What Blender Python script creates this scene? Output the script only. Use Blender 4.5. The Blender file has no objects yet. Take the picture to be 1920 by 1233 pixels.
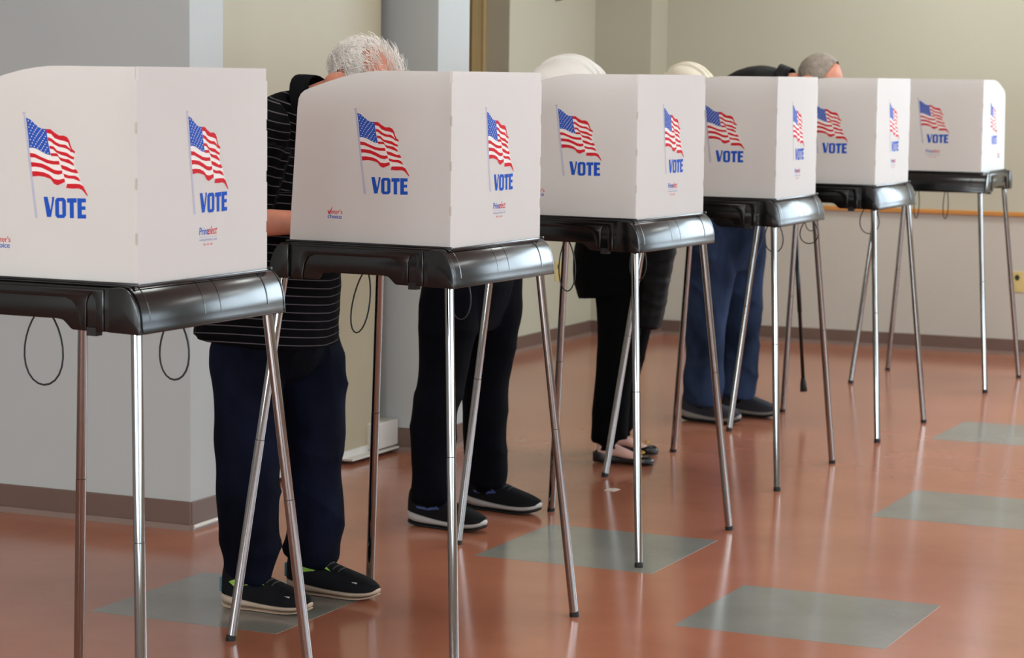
import bpy, bmesh, math, random
import numpy as np
from mathutils import Vector, Matrix, noise
random.seed(7)
S = bpy.context.scene
COL = S.collection
PI = math.pi

# ------------------------------------------------------------------ camera
cam_d = bpy.data.cameras.new('camera'); cam = bpy.data.objects.new('camera', cam_d); COL.objects.link(cam)
R_ = Vector((0.9108448, 0.41256397, 0.01235829)); U_ = Vector((-0.0544097, 0.09033607, 0.99442394)); F_ = Vector((-0.40914709, 0.90643829, -0.10472961))
M = Matrix.Identity(4)
for i in range(3):
    M[i][0], M[i][1], M[i][2] = R_[i], U_[i], -F_[i]
M.translation = (0, 0, 1.5301)
cam.matrix_world = M
cam_d.sensor_fit = 'HORIZONTAL'; cam_d.sensor_width = 36.0; cam_d.lens = 36.0 * 4500.08 / 1920
cam_d.clip_start = 0.05; cam_d.clip_end = 100
cam_d.dof.use_dof = True; cam_d.dof.focus_distance = 6.2; cam_d.dof.aperture_fstop = 7.5
S.camera = cam

# ------------------------------------------------------------------ colour management, world, light
S.view_settings.view_transform = 'Standard'; S.view_settings.look = 'None'
S.view_settings.gamma = 1.0; S.view_settings.use_curve_mapping = False
S.view_settings.exposure = 0.18
W = bpy.data.worlds.new('daylight'); S.world = W; W.use_nodes = True
bg = W.node_tree.nodes['Background']; bg.inputs[0].default_value = (0.62, 0.75, 1.0, 1); bg.inputs[1].default_value = 1.0

def area(name, loc, rot, sx, sy, power, col):
    l = bpy.data.lights.new(name, 'AREA'); l.shape = 'RECTANGLE'; l.size = sx; l.size_y = sy; l.energy = power; l.color = col
    o = bpy.data.objects.new(name, l); COL.objects.link(o); o.location = loc; o.rotation_euler = rot
    return o
DAY = (0.76, 0.91, 1.0)
XR = 6.4           # right wall
YB = 13.45         # back wall
YF = -7.0          # wall behind the camera
ZC = 3.1           # ceiling
RIGHT_WIN = [(-5.8, -3.4), (-2.8, -0.4), (0.2, 2.6), (3.2, 5.6), (6.2, 8.6), (9.2, 11.6)]
RIGHT_POW = [50, 50, 62, 70, 76, 86]
BACK_WIN = [(-2.2, 0.8), (0.9, 3.9)]
FRONT_WIN = [(-5.6, -3.4), (-2.8, -0.6), (0.6, 2.8)]
WZ0, WZ1 = 0.95, 2.9
for (y0, y1), pw in zip(RIGHT_WIN, RIGHT_POW):
    area('window_daylight', (XR + 0.16, (y0 + y1) / 2, (WZ0 + WZ1) / 2), (0, PI / 2, 0), WZ1 - WZ0, y1 - y0, pw, DAY)
for x0, x1 in BACK_WIN:
    area('window_daylight', ((x0 + x1) / 2, YB + 0.16, (WZ0 + WZ1) / 2), (-PI / 2, 0, 0), x1 - x0, WZ1 - WZ0, 120, DAY)
for x0, x1 in FRONT_WIN:
    area('window_daylight', ((x0 + x1) / 2, YF - 0.16, (WZ0 + WZ1) / 2), (PI / 2, 0, 0), x1 - x0, WZ1 - WZ0, 185, (0.86, 0.95, 0.98))
CEIL_FILLS = [(-2.0, -2.5), (1.8, -2.5), (-2.4, 2.2), (1.4, 2.2), (-2.4, 6.0), (1.4, 6.0), (-2.4, 9.6), (1.4, 9.6), (-3.2, 12.2), (0.6, 12.2)]  # spots for glowing panels added overhead as fill

# ------------------------------------------------------------------ materials
def lin(c):
    return tuple((v / 255 / 12.92) if v / 255 <= 0.04045 else ((v / 255 + 0.055) / 1.055) ** 2.4 for v in c) + (1.0,)
MATS = {}
CLOTH = ('jeans', 'black_cloth', 'shirt', 'grey_cloth', 'cap_')
def mat(name, rgb, rough=0.5, metal=0.0, spec=0.5, var=0.0, vscale=8.0, bump=0.0, bscale=40.0, coat=0.0, trans=0.0, sheen=0.0, stretch=(1, 1, 1)):
    m = bpy.data.materials.new(name); m.use_nodes = True
    nt = m.node_tree; b = nt.nodes['Principled BSDF']
    c = lin(rgb)
    if name.startswith(CLOTH): spec = 0.08
    b.inputs['Base Color'].default_value = c; b.inputs['Roughness'].default_value = rough
    b.inputs['Metallic'].default_value = metal; b.inputs['Specular IOR Level'].default_value = spec
    b.inputs['Coat Weight'].default_value = coat; b.inputs['Coat Roughness'].default_value = 0.1
    if sheen: b.inputs['Sheen Weight'].default_value = sheen
    if var or bump:
        tc = nt.nodes.new('ShaderNodeTexCoord'); mp = nt.nodes.new('ShaderNodeMapping'); mp.inputs['Scale'].default_value = stretch
        nt.links.new(tc.outputs['Object'], mp.inputs['Vector'])
    if var:
        n = nt.nodes.new('ShaderNodeTexNoise'); n.inputs['Scale'].default_value = vscale; n.inputs['Detail'].default_value = 6
        nt.links.new(mp.outputs[0], n.inputs['Vector'])
        r = nt.nodes.new('ShaderNodeValToRGB')
        r.color_ramp.elements[0].position = 0.3; r.color_ramp.elements[1].position = 0.7
        r.color_ramp.elements[0].color = tuple(max(0, v * (1 - var)) for v in c[:3]) + (1,)
        r.color_ramp.elements[1].color = tuple(min(1, v * (1 + var)) for v in c[:3]) + (1,)
        nt.links.new(n.outputs['Fac'], r.inputs['Fac']); nt.links.new(r.outputs['Color'], b.inputs['Base Color'])
    if bump:
        n2 = nt.nodes.new('ShaderNodeTexNoise'); n2.inputs['Scale'].default_value = bscale; n2.inputs['Detail'].default_value = 5
        nt.links.new(mp.outputs[0], n2.inputs['Vector'])
        bp = nt.nodes.new('ShaderNodeBump'); bp.inputs['Strength'].default_value = bump; bp.inputs['Distance'].default_value = 0.01
        nt.links.new(n2.outputs['Fac'], bp.inputs['Height']); nt.links.new(bp.outputs['Normal'], b.inputs['Normal'])
    if trans:
        t = nt.nodes.new('ShaderNodeBsdfTranslucent'); t.inputs['Color'].default_value = c
        mx = nt.nodes.new('ShaderNodeMixShader'); mx.inputs[0].default_value = trans
        out = nt.nodes['Material Output']
        nt.links.new(b.outputs[0], mx.inputs[1]); nt.links.new(t.outputs[0], mx.inputs[2]); nt.links.new(mx.outputs[0], out.inputs['Surface'])
    MATS[name] = m
    return m

mat('wall_white', (187, 190, 188), 0.6, var=0.02, vscale=1.5, bump=0.03, bscale=120)
mat('wall_cream', (190, 188, 169), 0.6, var=0.02, vscale=1.2, bump=0.03, bscale=120)
mat('wall_lower', (198, 194, 184), 0.6, var=0.02, vscale=1.2, bump=0.03, bscale=120)
mat('vinyl_beige', (176, 165, 138), 0.5, var=0.03, vscale=2, bump=0.05, bscale=150)
mat('partition_white', (215, 210, 202), 0.45, var=0.05, vscale=14)
mat('baseboard', (112, 90, 80), 0.42, var=0.06, vscale=5)
mat('baseboard_toe', (140, 120, 110), 0.4, var=0.06, vscale=9)
mat('wood_rail', (200, 138, 70), 0.35, var=0.15, vscale=6, stretch=(0.3, 3, 12))
mat('door_wood', (138, 116, 74), 0.45, var=0.1, vscale=6, stretch=(8, 8, 0.5))
mat('door_edge', (176, 155, 112), 0.45, var=0.05)
mat('ceiling', (225, 223, 216), 0.8, var=0.03, vscale=30)
mat('outlet', (214, 194, 130), 0.4)
mat('outlet_dark', (40, 50, 30), 0.5)
mat('black_fixture', (30, 30, 32), 0.4)
mat('tray_black', (9, 9, 9), 0.2, spec=0.6, bump=0.01, bscale=260)
mat('panel_white', (238, 236, 233), 0.7, spec=0.12, var=0.012, vscale=5, trans=0.34)
mat('panel_edge', (214, 206, 196), 0.5, trans=0.2)
mat('ink_blue', (36, 84, 186), 0.7, spec=0.12)
mat('ink_canton', (48, 88, 184), 0.7, spec=0.12)
mat('ink_red', (206, 40, 50), 0.7, spec=0.12)
mat('ink_white', (240, 237, 233), 0.7, spec=0.12)
mat('ink_pole', (186, 188, 208), 0.7, spec=0.12)
mat('ink_pale_blue', (150, 156, 205), 0.7, spec=0.12)
mat('ink_pale_red', (222, 140, 140), 0.7, spec=0.12)
mat('chrome', (150, 147, 145), 0.06, metal=1.0)
mat('ring_dark', (70, 66, 62), 0.4, metal=0.6)
mat('rubber', (18, 18, 18), 0.6)
mat('cord', (14, 14, 16), 0.5)
mat('skin', (200, 132, 108), 0.5, var=0.1, vscale=20, spec=0.4)
mat('skin_pale', (216, 172, 158), 0.5, var=0.08, vscale=20, spec=0.4)
mat('hair_white', (222, 214, 206), 0.6, var=0.1, vscale=60)
mat('hair_grey', (140, 128, 116), 0.6, var=0.25, vscale=40, bump=0.5, bscale=160)
mat('cap_white', (232, 228, 222), 0.8, var=0.03, vscale=8, bump=0.1, bscale=200)
mat('cap_cream', (236, 228, 208), 0.8, var=0.03, vscale=8, bump=0.1, bscale=200)
mat('jeans_navy', (10, 14, 29), 0.85, var=0.9, vscale=5, bump=0.12, bscale=300, stretch=(1, 1, 0.6))
mat('jeans_dark', (5, 6, 13), 0.85, var=0.5, vscale=6, bump=0.1, bscale=300)
mat('jeans_blue', (40, 52, 76), 0.85, var=0.6, vscale=8, bump=0.15, bscale=300, stretch=(1, 1, 0.5))
mat('black_cloth', (3, 3, 4), 0.9, bump=0.1, bscale=120)
mat('black_jacket', (9, 9, 10), 0.7, spec=0.2, bump=0.2, bscale=40)
mat('puffer', (3, 4, 8), 0.55, spec=0.2, bump=0.15, bscale=50)
mat('shirt_plain', (10, 10, 12), 0.85, bump=0.1, bscale=200)
mat('grey_cloth', (60, 56, 54), 0.85, bump=0.1, bscale=200)
mat('shoe_black', (13, 14, 18), 0.75, spec=0.2, bump=0.25, bscale=260)
mat('shoe_grey', (44, 46, 54), 0.8, bump=0.25, bscale=260)
mat('sole_tan', (190, 168, 146), 0.6, var=0.08, vscale=20)
mat('sole_white', (190, 188, 184), 0.6, var=0.05, vscale=20)
mat('sole_grey', (150, 146, 140), 0.6, var=0.06, vscale=20)
mat('outsole', (20, 20, 20), 0.7)
mat('heel_teal', (84, 120, 132), 0.6)
mat('mark_green', (150, 196, 70), 0.5)
mat('mark_mint', (150, 190, 150), 0.5)
mat('mark_blue', (52, 74, 130), 0.4)
mat('lace', (48, 47, 48), 0.8)
mat('flat_black', (10, 10, 11), 0.25)
mat('gold', (190, 150, 70), 0.3, metal=1.0)
mat('paper', (215, 205, 192), 0.7)
mat('eye_white', (230, 226, 220), 0.2)
mat('eye_dark', (40, 30, 24), 0.2)
mat('window_frame', (120, 118, 112), 0.4)
mat('cane_black', (12, 12, 13), 0.35)
def fill_mat():  # emissive face of the added fill panels
    m = bpy.data.materials.new('diffuser'); m.use_nodes = True
    b = m.node_tree.nodes['Principled BSDF']; b.inputs['Base Color'].default_value = (.9, .9, .88, 1)
    b.inputs['Emission Color'].default_value = (0.96, 1.0, 0.97, 1); b.inputs['Emission Strength'].default_value = 11.0
    MATS['diffuser'] = m
fill_mat()
def floor_mat(name, c0, c1, speck, sk):
    m = bpy.data.materials.new(name); m.use_nodes = True; nt = m.node_tree; b = nt.nodes['Principled BSDF']
    tc = nt.nodes.new('ShaderNodeTexCoord')
    n = nt.nodes.new('ShaderNodeTexNoise'); n.inputs['Scale'].default_value = 2.2; n.inputs['Detail'].default_value = 8; n.inputs['Roughness'].default_value = 0.65
    nt.links.new(tc.outputs['Object'], n.inputs['Vector'])
    r = nt.nodes.new('ShaderNodeValToRGB'); r.color_ramp.elements[0].position = 0.33; r.color_ramp.elements[1].position = 0.68
    r.color_ramp.elements[0].color = lin(c0); r.color_ramp.elements[1].color = lin(c1)
    nt.links.new(n.outputs['Fac'], r.inputs['Fac'])
    v = nt.nodes.new('ShaderNodeTexNoise'); v.inputs['Scale'].default_value = 55; v.inputs['Detail'].default_value = 3
    nt.links.new(tc.outputs['Object'], v.inputs['Vector'])
    r2 = nt.nodes.new('ShaderNodeValToRGB'); r2.color_ramp.elements[0].position = 0.70; r2.color_ramp.elements[1].position = 0.78
    nt.links.new(v.outputs['Fac'], r2.inputs['Fac'])
    ml = nt.nodes.new('ShaderNodeMath'); ml.operation = 'MULTIPLY'; ml.inputs[1].default_value = sk; nt.links.new(r2.outputs['Color'], ml.inputs[0])
    mx = nt.nodes.new('ShaderNodeMixRGB'); mx.inputs['Color2'].default_value = lin(speck)
    nt.links.new(ml.outputs[0], mx.inputs['Fac']); nt.links.new(r.outputs['Color'], mx.inputs['Color1'])
    nt.links.new(mx.outputs['Color'], b.inputs['Base Color'])
    b.inputs['Coat Weight'].default_value = 0.0; b.inputs['Specular IOR Level'].default_value = 0.42
    rr = nt.nodes.new('ShaderNodeMapRange'); rr.inputs['To Min'].default_value = 0.12; rr.inputs['To Max'].default_value = 0.20
    n3 = nt.nodes.new('ShaderNodeTexNoise'); n3.inputs['Scale'].default_value = 1.3; n3.inputs['Detail'].default_value = 4
    nt.links.new(tc.outputs['Object'], n3.inputs['Vector']); nt.links.new(n3.outputs['Fac'], rr.inputs['Value']); nt.links.new(rr.outputs[0], b.inputs['Roughness'])
    n4 = nt.nodes.new('ShaderNodeTexNoise'); n4.inputs['Scale'].default_value = 14
    nt.links.new(tc.outputs['Object'], n4.inputs['Vector'])
    bp = nt.nodes.new('ShaderNodeBump'); bp.inputs['Strength'].default_value = 0.006; bp.inputs['Distance'].default_value = 0.01
    nt.links.new(n4.outputs['Fac'], bp.inputs['Height']); nt.links.new(bp.outputs[0], b.inputs['Normal'])
    MATS[name] = m
floor_mat('floor_terracotta', (164, 103, 78), (177, 114, 88), (198, 152, 132), 0.0)
floor_mat('floor_grey', (124, 124, 116), (138, 138, 130), (190, 190, 184), 0.6)

# ------------------------------------------------------------------ helpers
def mesh_obj(name, me, material, parent=None, smooth=False):
    o = bpy.data.objects.new(name, me); COL.objects.link(o)
    if material is not None and not me.materials:
        me.materials.append(MATS[material])
    if smooth:
        for p in me.polygons: p.use_smooth = True
    if parent is not None: o.parent = parent
    return o
def obj(name, bm, material, parent=None, smooth=False):
    me = bpy.data.meshes.new(name); bmesh.ops.recalc_face_normals(bm, faces=bm.faces[:]); bm.to_mesh(me); bm.free()
    return mesh_obj(name, me, material, parent, smooth)
def empty(name, loc=(0, 0, 0), rz=0.0):
    o = bpy.data.objects.new(name, None); COL.objects.link(o); o.location = loc; o.rotation_euler = (0, 0, rz); o.empty_display_size = 0.1
    return o
def tag(o, label, cat, group=None):
    o['label'] = label; o['category'] = cat
    if group: o['group'] = group
    return o
def struct(o, label=None):
    o['kind'] = 'structure'
    if label: o['label'] = label
    return o
def box(bm, x0, x1, y0, y1, z0, z1):
    v = [bm.verts.new(p) for p in ((x0, y0, z0), (x1, y0, z0), (x1, y1, z0), (x0, y1, z0), (x0, y0, z1), (x1, y0, z1), (x1, y1, z1), (x0, y1, z1))]
    for f in ((0, 3, 2, 1), (4, 5, 6, 7), (0, 1, 5, 4), (1, 2, 6, 5), (2, 3, 7, 6), (3, 0, 4, 7)): bm.faces.new([v[i] for i in f])
    return v
def boxes(*bs):
    bm = bmesh.new()
    for b in bs: box(bm, *b)
    return bm
def tube(bm, pts, r, n=10, cap=True):
    pts = [Vector(p) for p in pts]; rs = r if isinstance(r, (list, tuple)) else [r] * len(pts)
    rings = []; ref = None
    for i, p in enumerate(pts):
        t = (pts[min(i + 1, len(pts) - 1)] - pts[max(i - 1, 0)]).normalized()
        if ref is None: ref = Vector((0, 0, 1)) if abs(t.z) < 0.9 else Vector((1, 0, 0))
        a = (ref - t * ref.dot(t)).normalized(); b = t.cross(a); ref = a
        rings.append([bm.verts.new(p + (a * math.cos(2 * PI * k / n) + b * math.sin(2 * PI * k / n)) * rs[i]) for k in range(n)])
    for i in range(len(rings) - 1):
        for k in range(n): bm.faces.new((rings[i][k], rings[i][(k + 1) % n], rings[i + 1][(k + 1) % n], rings[i + 1][k]))
    if cap: bm.faces.new(rings[0][::-1]); bm.faces.new(rings[-1])
def prism(bm, pts, mapf, t0, t1):
    """polygon (a,b) list extruded between depths t0 and t1; mapf(a,b,t)->xyz"""
    A = [bm.verts.new(mapf(a, b, t0)) for a, b in pts]; B = [bm.verts.new(mapf(a, b, t1)) for a, b in pts]
    n = len(pts); bm.faces.new(A[::-1]); bm.faces.new(B)
    for i in range(n): bm.faces.new((A[i], A[(i + 1) % n], B[(i + 1) % n], B[i]))
def bevelled(o, w, seg=2, ang=0.6):
    md = o.modifiers.new('bevel', 'BEVEL'); md.width = w; md.segments = seg; md.limit_method = 'ANGLE'; md.angle_limit = ang
    return o
def bake(o):
    dg = bpy.context.evaluated_depsgraph_get(); dg.update()
    me = bpy.data.meshes.new_from_object(o.evaluated_get(dg)); old = o.data
    o.modifiers.clear(); o.data = me; bpy.data.meshes.remove(old)
    return o

# ------------------------------------------------------------------ room
fl = struct(obj('floor', boxes((-7.0, XR + .3, YF - .3, YB + .3, -0.1, 0.0)), 'floor_terracotta'), 'glossy terracotta vinyl floor')
tile_bm = bmesh.new(); H = 0.305
prism(tile_bm, [(-H, -H), (H, -H), (H, H), (-H, H)], lambda a, b, t: (a, b, t), 0.0, 0.0004)
tile_me = bpy.data.meshes.new('grey_tile'); tile_bm.to_mesh(tile_me); tile_bm.free(); tile_me.materials.append(MATS['floor_grey'])
for x, y in ((-1.998, 6.535), (-2.916, 7.168), (-1.975, 8.455), (-2.255, 10.365), (-3.545, 5.935), (-0.15, 9.1), (0.4, 7.2), (-0.1, 5.3), (-1.4, 4.2), (1.3, 10.3)):
    o = bpy.data.objects.new('grey_tile', tile_me); COL.objects.link(o); o.location = (x, y, 0); o.parent = fl
struct(obj('ceiling', boxes((-7.0, XR + .3, YF - .3, YB + .3, ZC, ZC + .1)), 'ceiling'))
T = 0.25
def wall_with_windows(name, axis, plane, lo, hi, wins, sgn, material):
    """axis 'x': wall runs along y at x=plane; 'y': runs along x at y=plane; thickness outwards"""
    spans = []; c = lo
    for a, b in wins: spans.append((c, a, 0, ZC)); spans.append((a, b, 0, WZ0)); spans.append((a, b, WZ1, ZC)); c = b
    spans.append((c, hi, 0, ZC)); bm = bmesh.new()
    p0, p1 = sorted((plane, plane + sgn * T))
    for a, b, z0, z1 in spans:
        if axis == 'x': box(bm, p0, p1, a, b, z0, z1)
        else: box(bm, a, b, p0, p1, z0, z1)
    return struct(obj(name, bm, material))
wall_with_windows('wall_right', 'x', XR, YF, YB, RIGHT_WIN, 1, 'wall_cream')
# back wall: two paint tones meet at the wooden rail
RZ0, RZ1 = 0.781, 0.806
bm = bmesh.new()
box(bm, -7.0, XR + T, YB, YB + T, RZ0, WZ0)
cc = -7.0
for a, b in BACK_WIN: box(bm, cc, a, YB, YB + T, WZ0, WZ1); cc = b
box(bm, cc, XR + T, YB, YB + T, WZ0, WZ1); box(bm, -7.0, XR + T, YB, YB + T, WZ1, ZC)
wb = struct(obj('wall_back', bm, 'wall_cream'), 'cream painted wall with a wooden rail')
o = obj('wall_lower_band', boxes((-7.0, XR + T, YB, YB + T, 0, RZ0)), 'wall_lower', wb)
wall_with_windows('wall_front', 'y', YF, -7.0, XR + T, FRONT_WIN, -1, 'wall_white')
# left side: two wall ends, recess with door, cream wall, corner pilaster
struct(obj('wall_left_end', boxes((-7.0, -4.245, 6.80, 7.01, 0, ZC)), 'wall_white'), 'pale grey-white wall end')
struct(obj('wall_left_pier', boxes((-7.0, -4.25, 8.665, 8.955, 0, ZC)), 'wall_white'), 'pale grey-white wall pier')
struct(obj('wall_left', boxes((-7.0, -5.44, 11.97, YB, 0, ZC)), 'wall_cream'), 'cream painted wall')
struct(obj('wall_left_corner', boxes((-5.44, -5.085, 13.19, YB, 0, ZC)), 'wall_cream'))
struct(obj('wall_left_recess', boxes((-7.0, -5.66, 8.955, 10.75, 0, ZC), (-7.0, -5.66, 10.75, 11.97, 2.2, ZC)), 'wall_cream'))
struct(obj('wall_left_outer', boxes((-7.2, -7.0, YF, YB, 0, ZC)), 'wall_white'))
dr = struct(obj('door_1', boxes((-5.75, -5.70, 10.85, 11.80, 0.01, 2.1)), 'door_wood'))
obj('door_frame', boxes((-5.68, -5.585, 11.80, 11.955, 0, 2.2), (-5.68, -5.585, 10.75, 10.87, 0, 2.2), (-5.68, -5.585, 10.87, 11.80, 2.1, 2.2)), 'door_wood', dr)
obj('frame_edge', boxes((-5.60, -5.575, 11.925, 11.97, 0, 2.2)), 'door_edge', dr)
bm = bmesh.new(); tube(bm, [(-5.70, 10.95, 1.0), (-5.64, 10.95, 1.0), (-5.635, 10.95, 1.0)], [0.012, 0.012, 0.028], 12)
obj('door_handle', bm, 'chrome', dr)

def baseboard(name, segs, h=0.098):
    bm = bmesh.new()
    for x0, x1, y0, y1 in segs: box(bm, x0, x1, y0, y1, 0.018, h)
    o = struct(obj(name, bm, 'baseboard')); bevelled(o, 0.003, 1)
    bm = bmesh.new()
    for x0, x1, y0, y1 in segs: box(bm, x0 - .006 * (x1 - x0 < 1), x1 + .006 * (x1 - x0 < .5), y0 - .006, y1, 0.0, 0.020)
    obj('toe', bm, 'baseboard_toe', o)
baseboard('baseboard_left_end', [(-7.0, -4.240, 6.792, 6.80), (-4.245, -4.237, 6.80, 7.012)])
baseboard('baseboard_left_pier', [(-4.43, -4.245, 8.657, 8.665), (-4.25, -4.242, 8.665, 8.957)])
baseboard('baseboard_left', [(-5.44, -5.432, 11.97, 13.19), (-5.44, -5.08, 13.182, 13.19), (-5.085, -5.077, 13.19, YB), (-5.66, -5.44, 11.962, 11.97)], 0.088)
baseboard('baseboard_back', [(-5.08, XR, YB - .008, YB)], 0.088)
bm = bmesh.new(); tube(bm, [(-4.234, 6.80, 0.012), (-4.232, 6.90, 0.014), (-4.236, 7.00, 0.013)], 0.008, 8)
tag(obj('caulk_bead', bm, 'partition_white'), 'torn white strip along the foot of the wall end', 'trim')
tr = struct(obj('trim_1', boxes((-5.085, XR, YB - .022, YB, RZ0, RZ1)), 'wood_rail'), 'orange-brown wooden wall rail'); bevelled(tr, 0.004, 2)

# folding partition between wall end and pier
pt = tag(empty('folding_partition', (-4.47, 7.8, 0)), 'beige vinyl partition panel closing the gap between the two pale wall ends', 'partition')
o = obj('panel', boxes((-0.05, 0.02, -0.79, 0.758, 0.035, 2.9)), 'vinyl_beige', pt); bevelled(o, 0.004, 1)
obj('bottom_seal', boxes((-0.045, 0.024, -0.79, 0.745, 0.022, 0.05)), 'partition_white', pt)
o = obj('foot_block', boxes((-0.04, 0.058, 0.66, 0.857, 0.03, 0.135)), 'partition_white', pt); bevelled(o, 0.004, 2)
obj('floor_sweep', boxes((-0.02, 0.066, 0.45, 0.85, 0.016, 0.024)), 'partition_white', pt)
obj('track', boxes((-0.03, 0.0, -0.79, 0.85, 2.9, 3.1)), 'window_frame', pt)
obj('guide_pin', boxes((-0.02, -0.005, -0.7, -0.68, 0.0, 0.04), (-0.02, -0.005, 0.68, 0.70, 0.0, 0.04)), 'ring_dark', pt)

# outlets, wall sensor
def outlet(name, loc, axis, label):
    w, h, d = 0.038, 0.058, 0.006
    e = empty(name, loc)
    f = (lambda a, b, t: (a, -t, b)) if axis == 'y' else (lambda a, b, t: (t, a, b))
    bm = bmesh.new(); prism(bm, [(-w, -h), (w, -h), (w, h), (-w, h)], f, 0, d); bevelled(obj('cover_plate', bm, 'outlet', e), 0.002, 2)
    for s in (-1, 1):
        bm = bmesh.new(); prism(bm, [(0.014 * math.cos(k * PI / 6), s * 0.024 + 0.016 * math.sin(k * PI / 6)) for k in range(12)], f, d, d + 0.002); obj('socket', bm, 'outlet' if s < 0 else 'outlet_dark', e)
    return tag(e, label, 'outlet')
outlet('wall_outlet', (-2.953, YB, 0.414), 'y', 'almond outlet plate on the wall below the wooden rail')
outlet('wall_outlet', (-5.44, 12.677, 0.418), 'x', 'almond outlet plate low on the plain cream wall')
bm = bmesh.new(); tube(bm, [(-5.44, 12.606, 1.995), (-5.41, 12.606, 1.995), (-5.395, 12.606, 1.995)], [0.035, 0.035, 0.02], 16)
tag(obj('wall_sensor', bm, 'black_fixture'), 'small black round fixture high on the cream wall', 'sensor')

# windows (out of view, they give the daylight)
k = 1
def window(axis, plane, a, b, sgn):
    global k
    c = []; m = 0.05
    p0, p1 = sorted((plane + sgn * 0.02, plane + sgn * 0.09))
    parts = [(a, b, WZ0, WZ0 + m), (a, b, WZ1 - m, WZ1), (a, a + m, WZ0, WZ1), (b - m, b, WZ0, WZ1), ((a + b) / 2 - .025, (a + b) / 2 + .025, WZ0, WZ1)]
    bm = bmesh.new()
    for s0, s1, z0, z1 in parts:
        if axis == 'x': box(bm, p0, p1, s0, s1, z0, z1)
        else: box(bm, s0, s1, p0, p1, z0, z1)
    struct(obj('window_%d' % k, bm, 'window_frame')); k += 1
for a, b in RIGHT_WIN: window('x', XR, a, b, 1)
for a, b in BACK_WIN: window('y', YB, a, b, 1)
for a, b in FRONT_WIN: window('y', YF, a, b, -1)
for x, y in CEIL_FILLS:  # unseen panels, added to brighten walls and floor from above
    e = tag(empty('ceiling_fill', (x, y, ZC)), 'added ceiling fill panel with a white diffuser', 'fill light', 'added ceiling fill panels')
    obj('frame', boxes((-.62, .62, -.32, -.30, -.03, 0), (-.62, .62, .30, .32, -.03, 0), (-.62, -.60, -.30, .30, -.03, 0), (.60, .62, -.30, .30, -.03, 0)), 'ceiling', e)
    obj('diffuser', boxes((-.60, .60, -.30, .30, -.015, 0)), 'diffuser', e)

# ------------------------------------------------------------------ voting booth shared meshes
ZT = 1.082                      # tray top
def P2(zx, zy):                 # print drawing units -> metres (right, up) on a panel
    return (0.0336 + 0.000301 * (zx - 358) + 2.1e-6 * (zy - 68), 1.4412 + 1.02e-5 * (zx - 358) - 0.0002618 * (zy - 68))
FLAG_OUT = [(375, 115), (410, 130), (445, 160), (485, 195), (520, 208), (585, 212), (620, 240), (660, 265), (700, 265), (730, 280), (748, 310), (770, 375), (795, 395), (783, 458), (783, 510), (822, 568), (840, 640), (862, 680), (900, 752), (850, 705), (820, 693), (712, 690), (718, 660), (700, 640), (670, 655), (640, 668), (610, 655), (580, 615), (530, 598), (480, 590), (425, 594), (400, 360), (388, 220)]
CANTON = [(375, 115), (410, 130), (445, 160), (485, 195), (520, 208), (548, 210), (560, 290), (572, 360), (585, 422), (550, 415), (510, 395), (470, 372), (430, 360), (400, 360), (388, 220)]
RED = [
 [(548, 210), (585, 212), (620, 240), (660, 265), (700, 265), (730, 280), (748, 310), (755, 340), (770, 375), (795, 395), (788, 412), (765, 395), (745, 350), (735, 322), (705, 310), (660, 300), (620, 285), (590, 250), (553, 243)],
 [(560, 275), (595, 288), (635, 320), (670, 335), (715, 340), (745, 365), (772, 398), (762, 402), (735, 378), (700, 364), (655, 356), (615, 335), (585, 310), (565, 306)],
 [(572, 345), (610, 352), (640, 385), (680, 395), (725, 405), (760, 430), (785, 440), (783, 460), (755, 452), (720, 434), (675, 422), (635, 402), (605, 374), (576, 370)],
 [(583, 405), (640, 408), (660, 440), (700, 452), (740, 458), (780, 490), (783, 512), (755, 498), (715, 482), (670, 468), (645, 432), (588, 430)],
 [(403, 402), (445, 408), (500, 435), (560, 460), (610, 470), (655, 470), (662, 500), (600, 498), (550, 487), (500, 463), (445, 440), (408, 438)],
 [(666, 500), (720, 515), (770, 540), (800, 538), (822, 568), (800, 572), (760, 562), (715, 548), (680, 534)],
 [(412, 477), (450, 480), (510, 490), (565, 515), (610, 540), (650, 548), (680, 545), (685, 572), (650, 582), (610, 574), (560, 548), (505, 524), (450, 514), (417, 515)],
 [(690, 572), (740, 588), (790, 590), (820, 605), (840, 640), (815, 630), (780, 616), (735, 612), (700, 602)],
 [(420, 552), (465, 552), (520, 560), (570, 580), (610, 615), (650, 622), (700, 612), (705, 640), (670, 655), (640, 668), (610, 655), (580, 615), (530, 598), (480, 590), (425, 594)],
 [(722, 655), (780, 655), (830, 658), (860, 675), (900, 752), (893, 755), (850, 705), (820, 693), (770, 695), (712, 690)]]
V_ = [(517, 760), (552, 760), (576, 868), (592, 778), (588, 762), (612, 762), (608, 788), (580, 925), (545, 925)]
O_out = [(635, 768), (692, 768), (710, 788), (710, 912), (692, 933), (635, 933), (617, 912), (617, 788)]
O_in = [(652, 797), (676, 797), (678, 800), (678, 902), (676, 905), (652, 905), (650, 902), (650, 800)]
T_ = [(720, 772), (802, 772), (802, 808), (777, 808), (777, 934), (742, 934), (742, 808), (720, 808)]
E_ = [(808, 772), (882, 775), (882, 806), (845, 806), (845, 838), (877, 838), (877, 866), (845, 866), (845, 905), (882, 905), (882, 937), (808, 937)]

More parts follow.
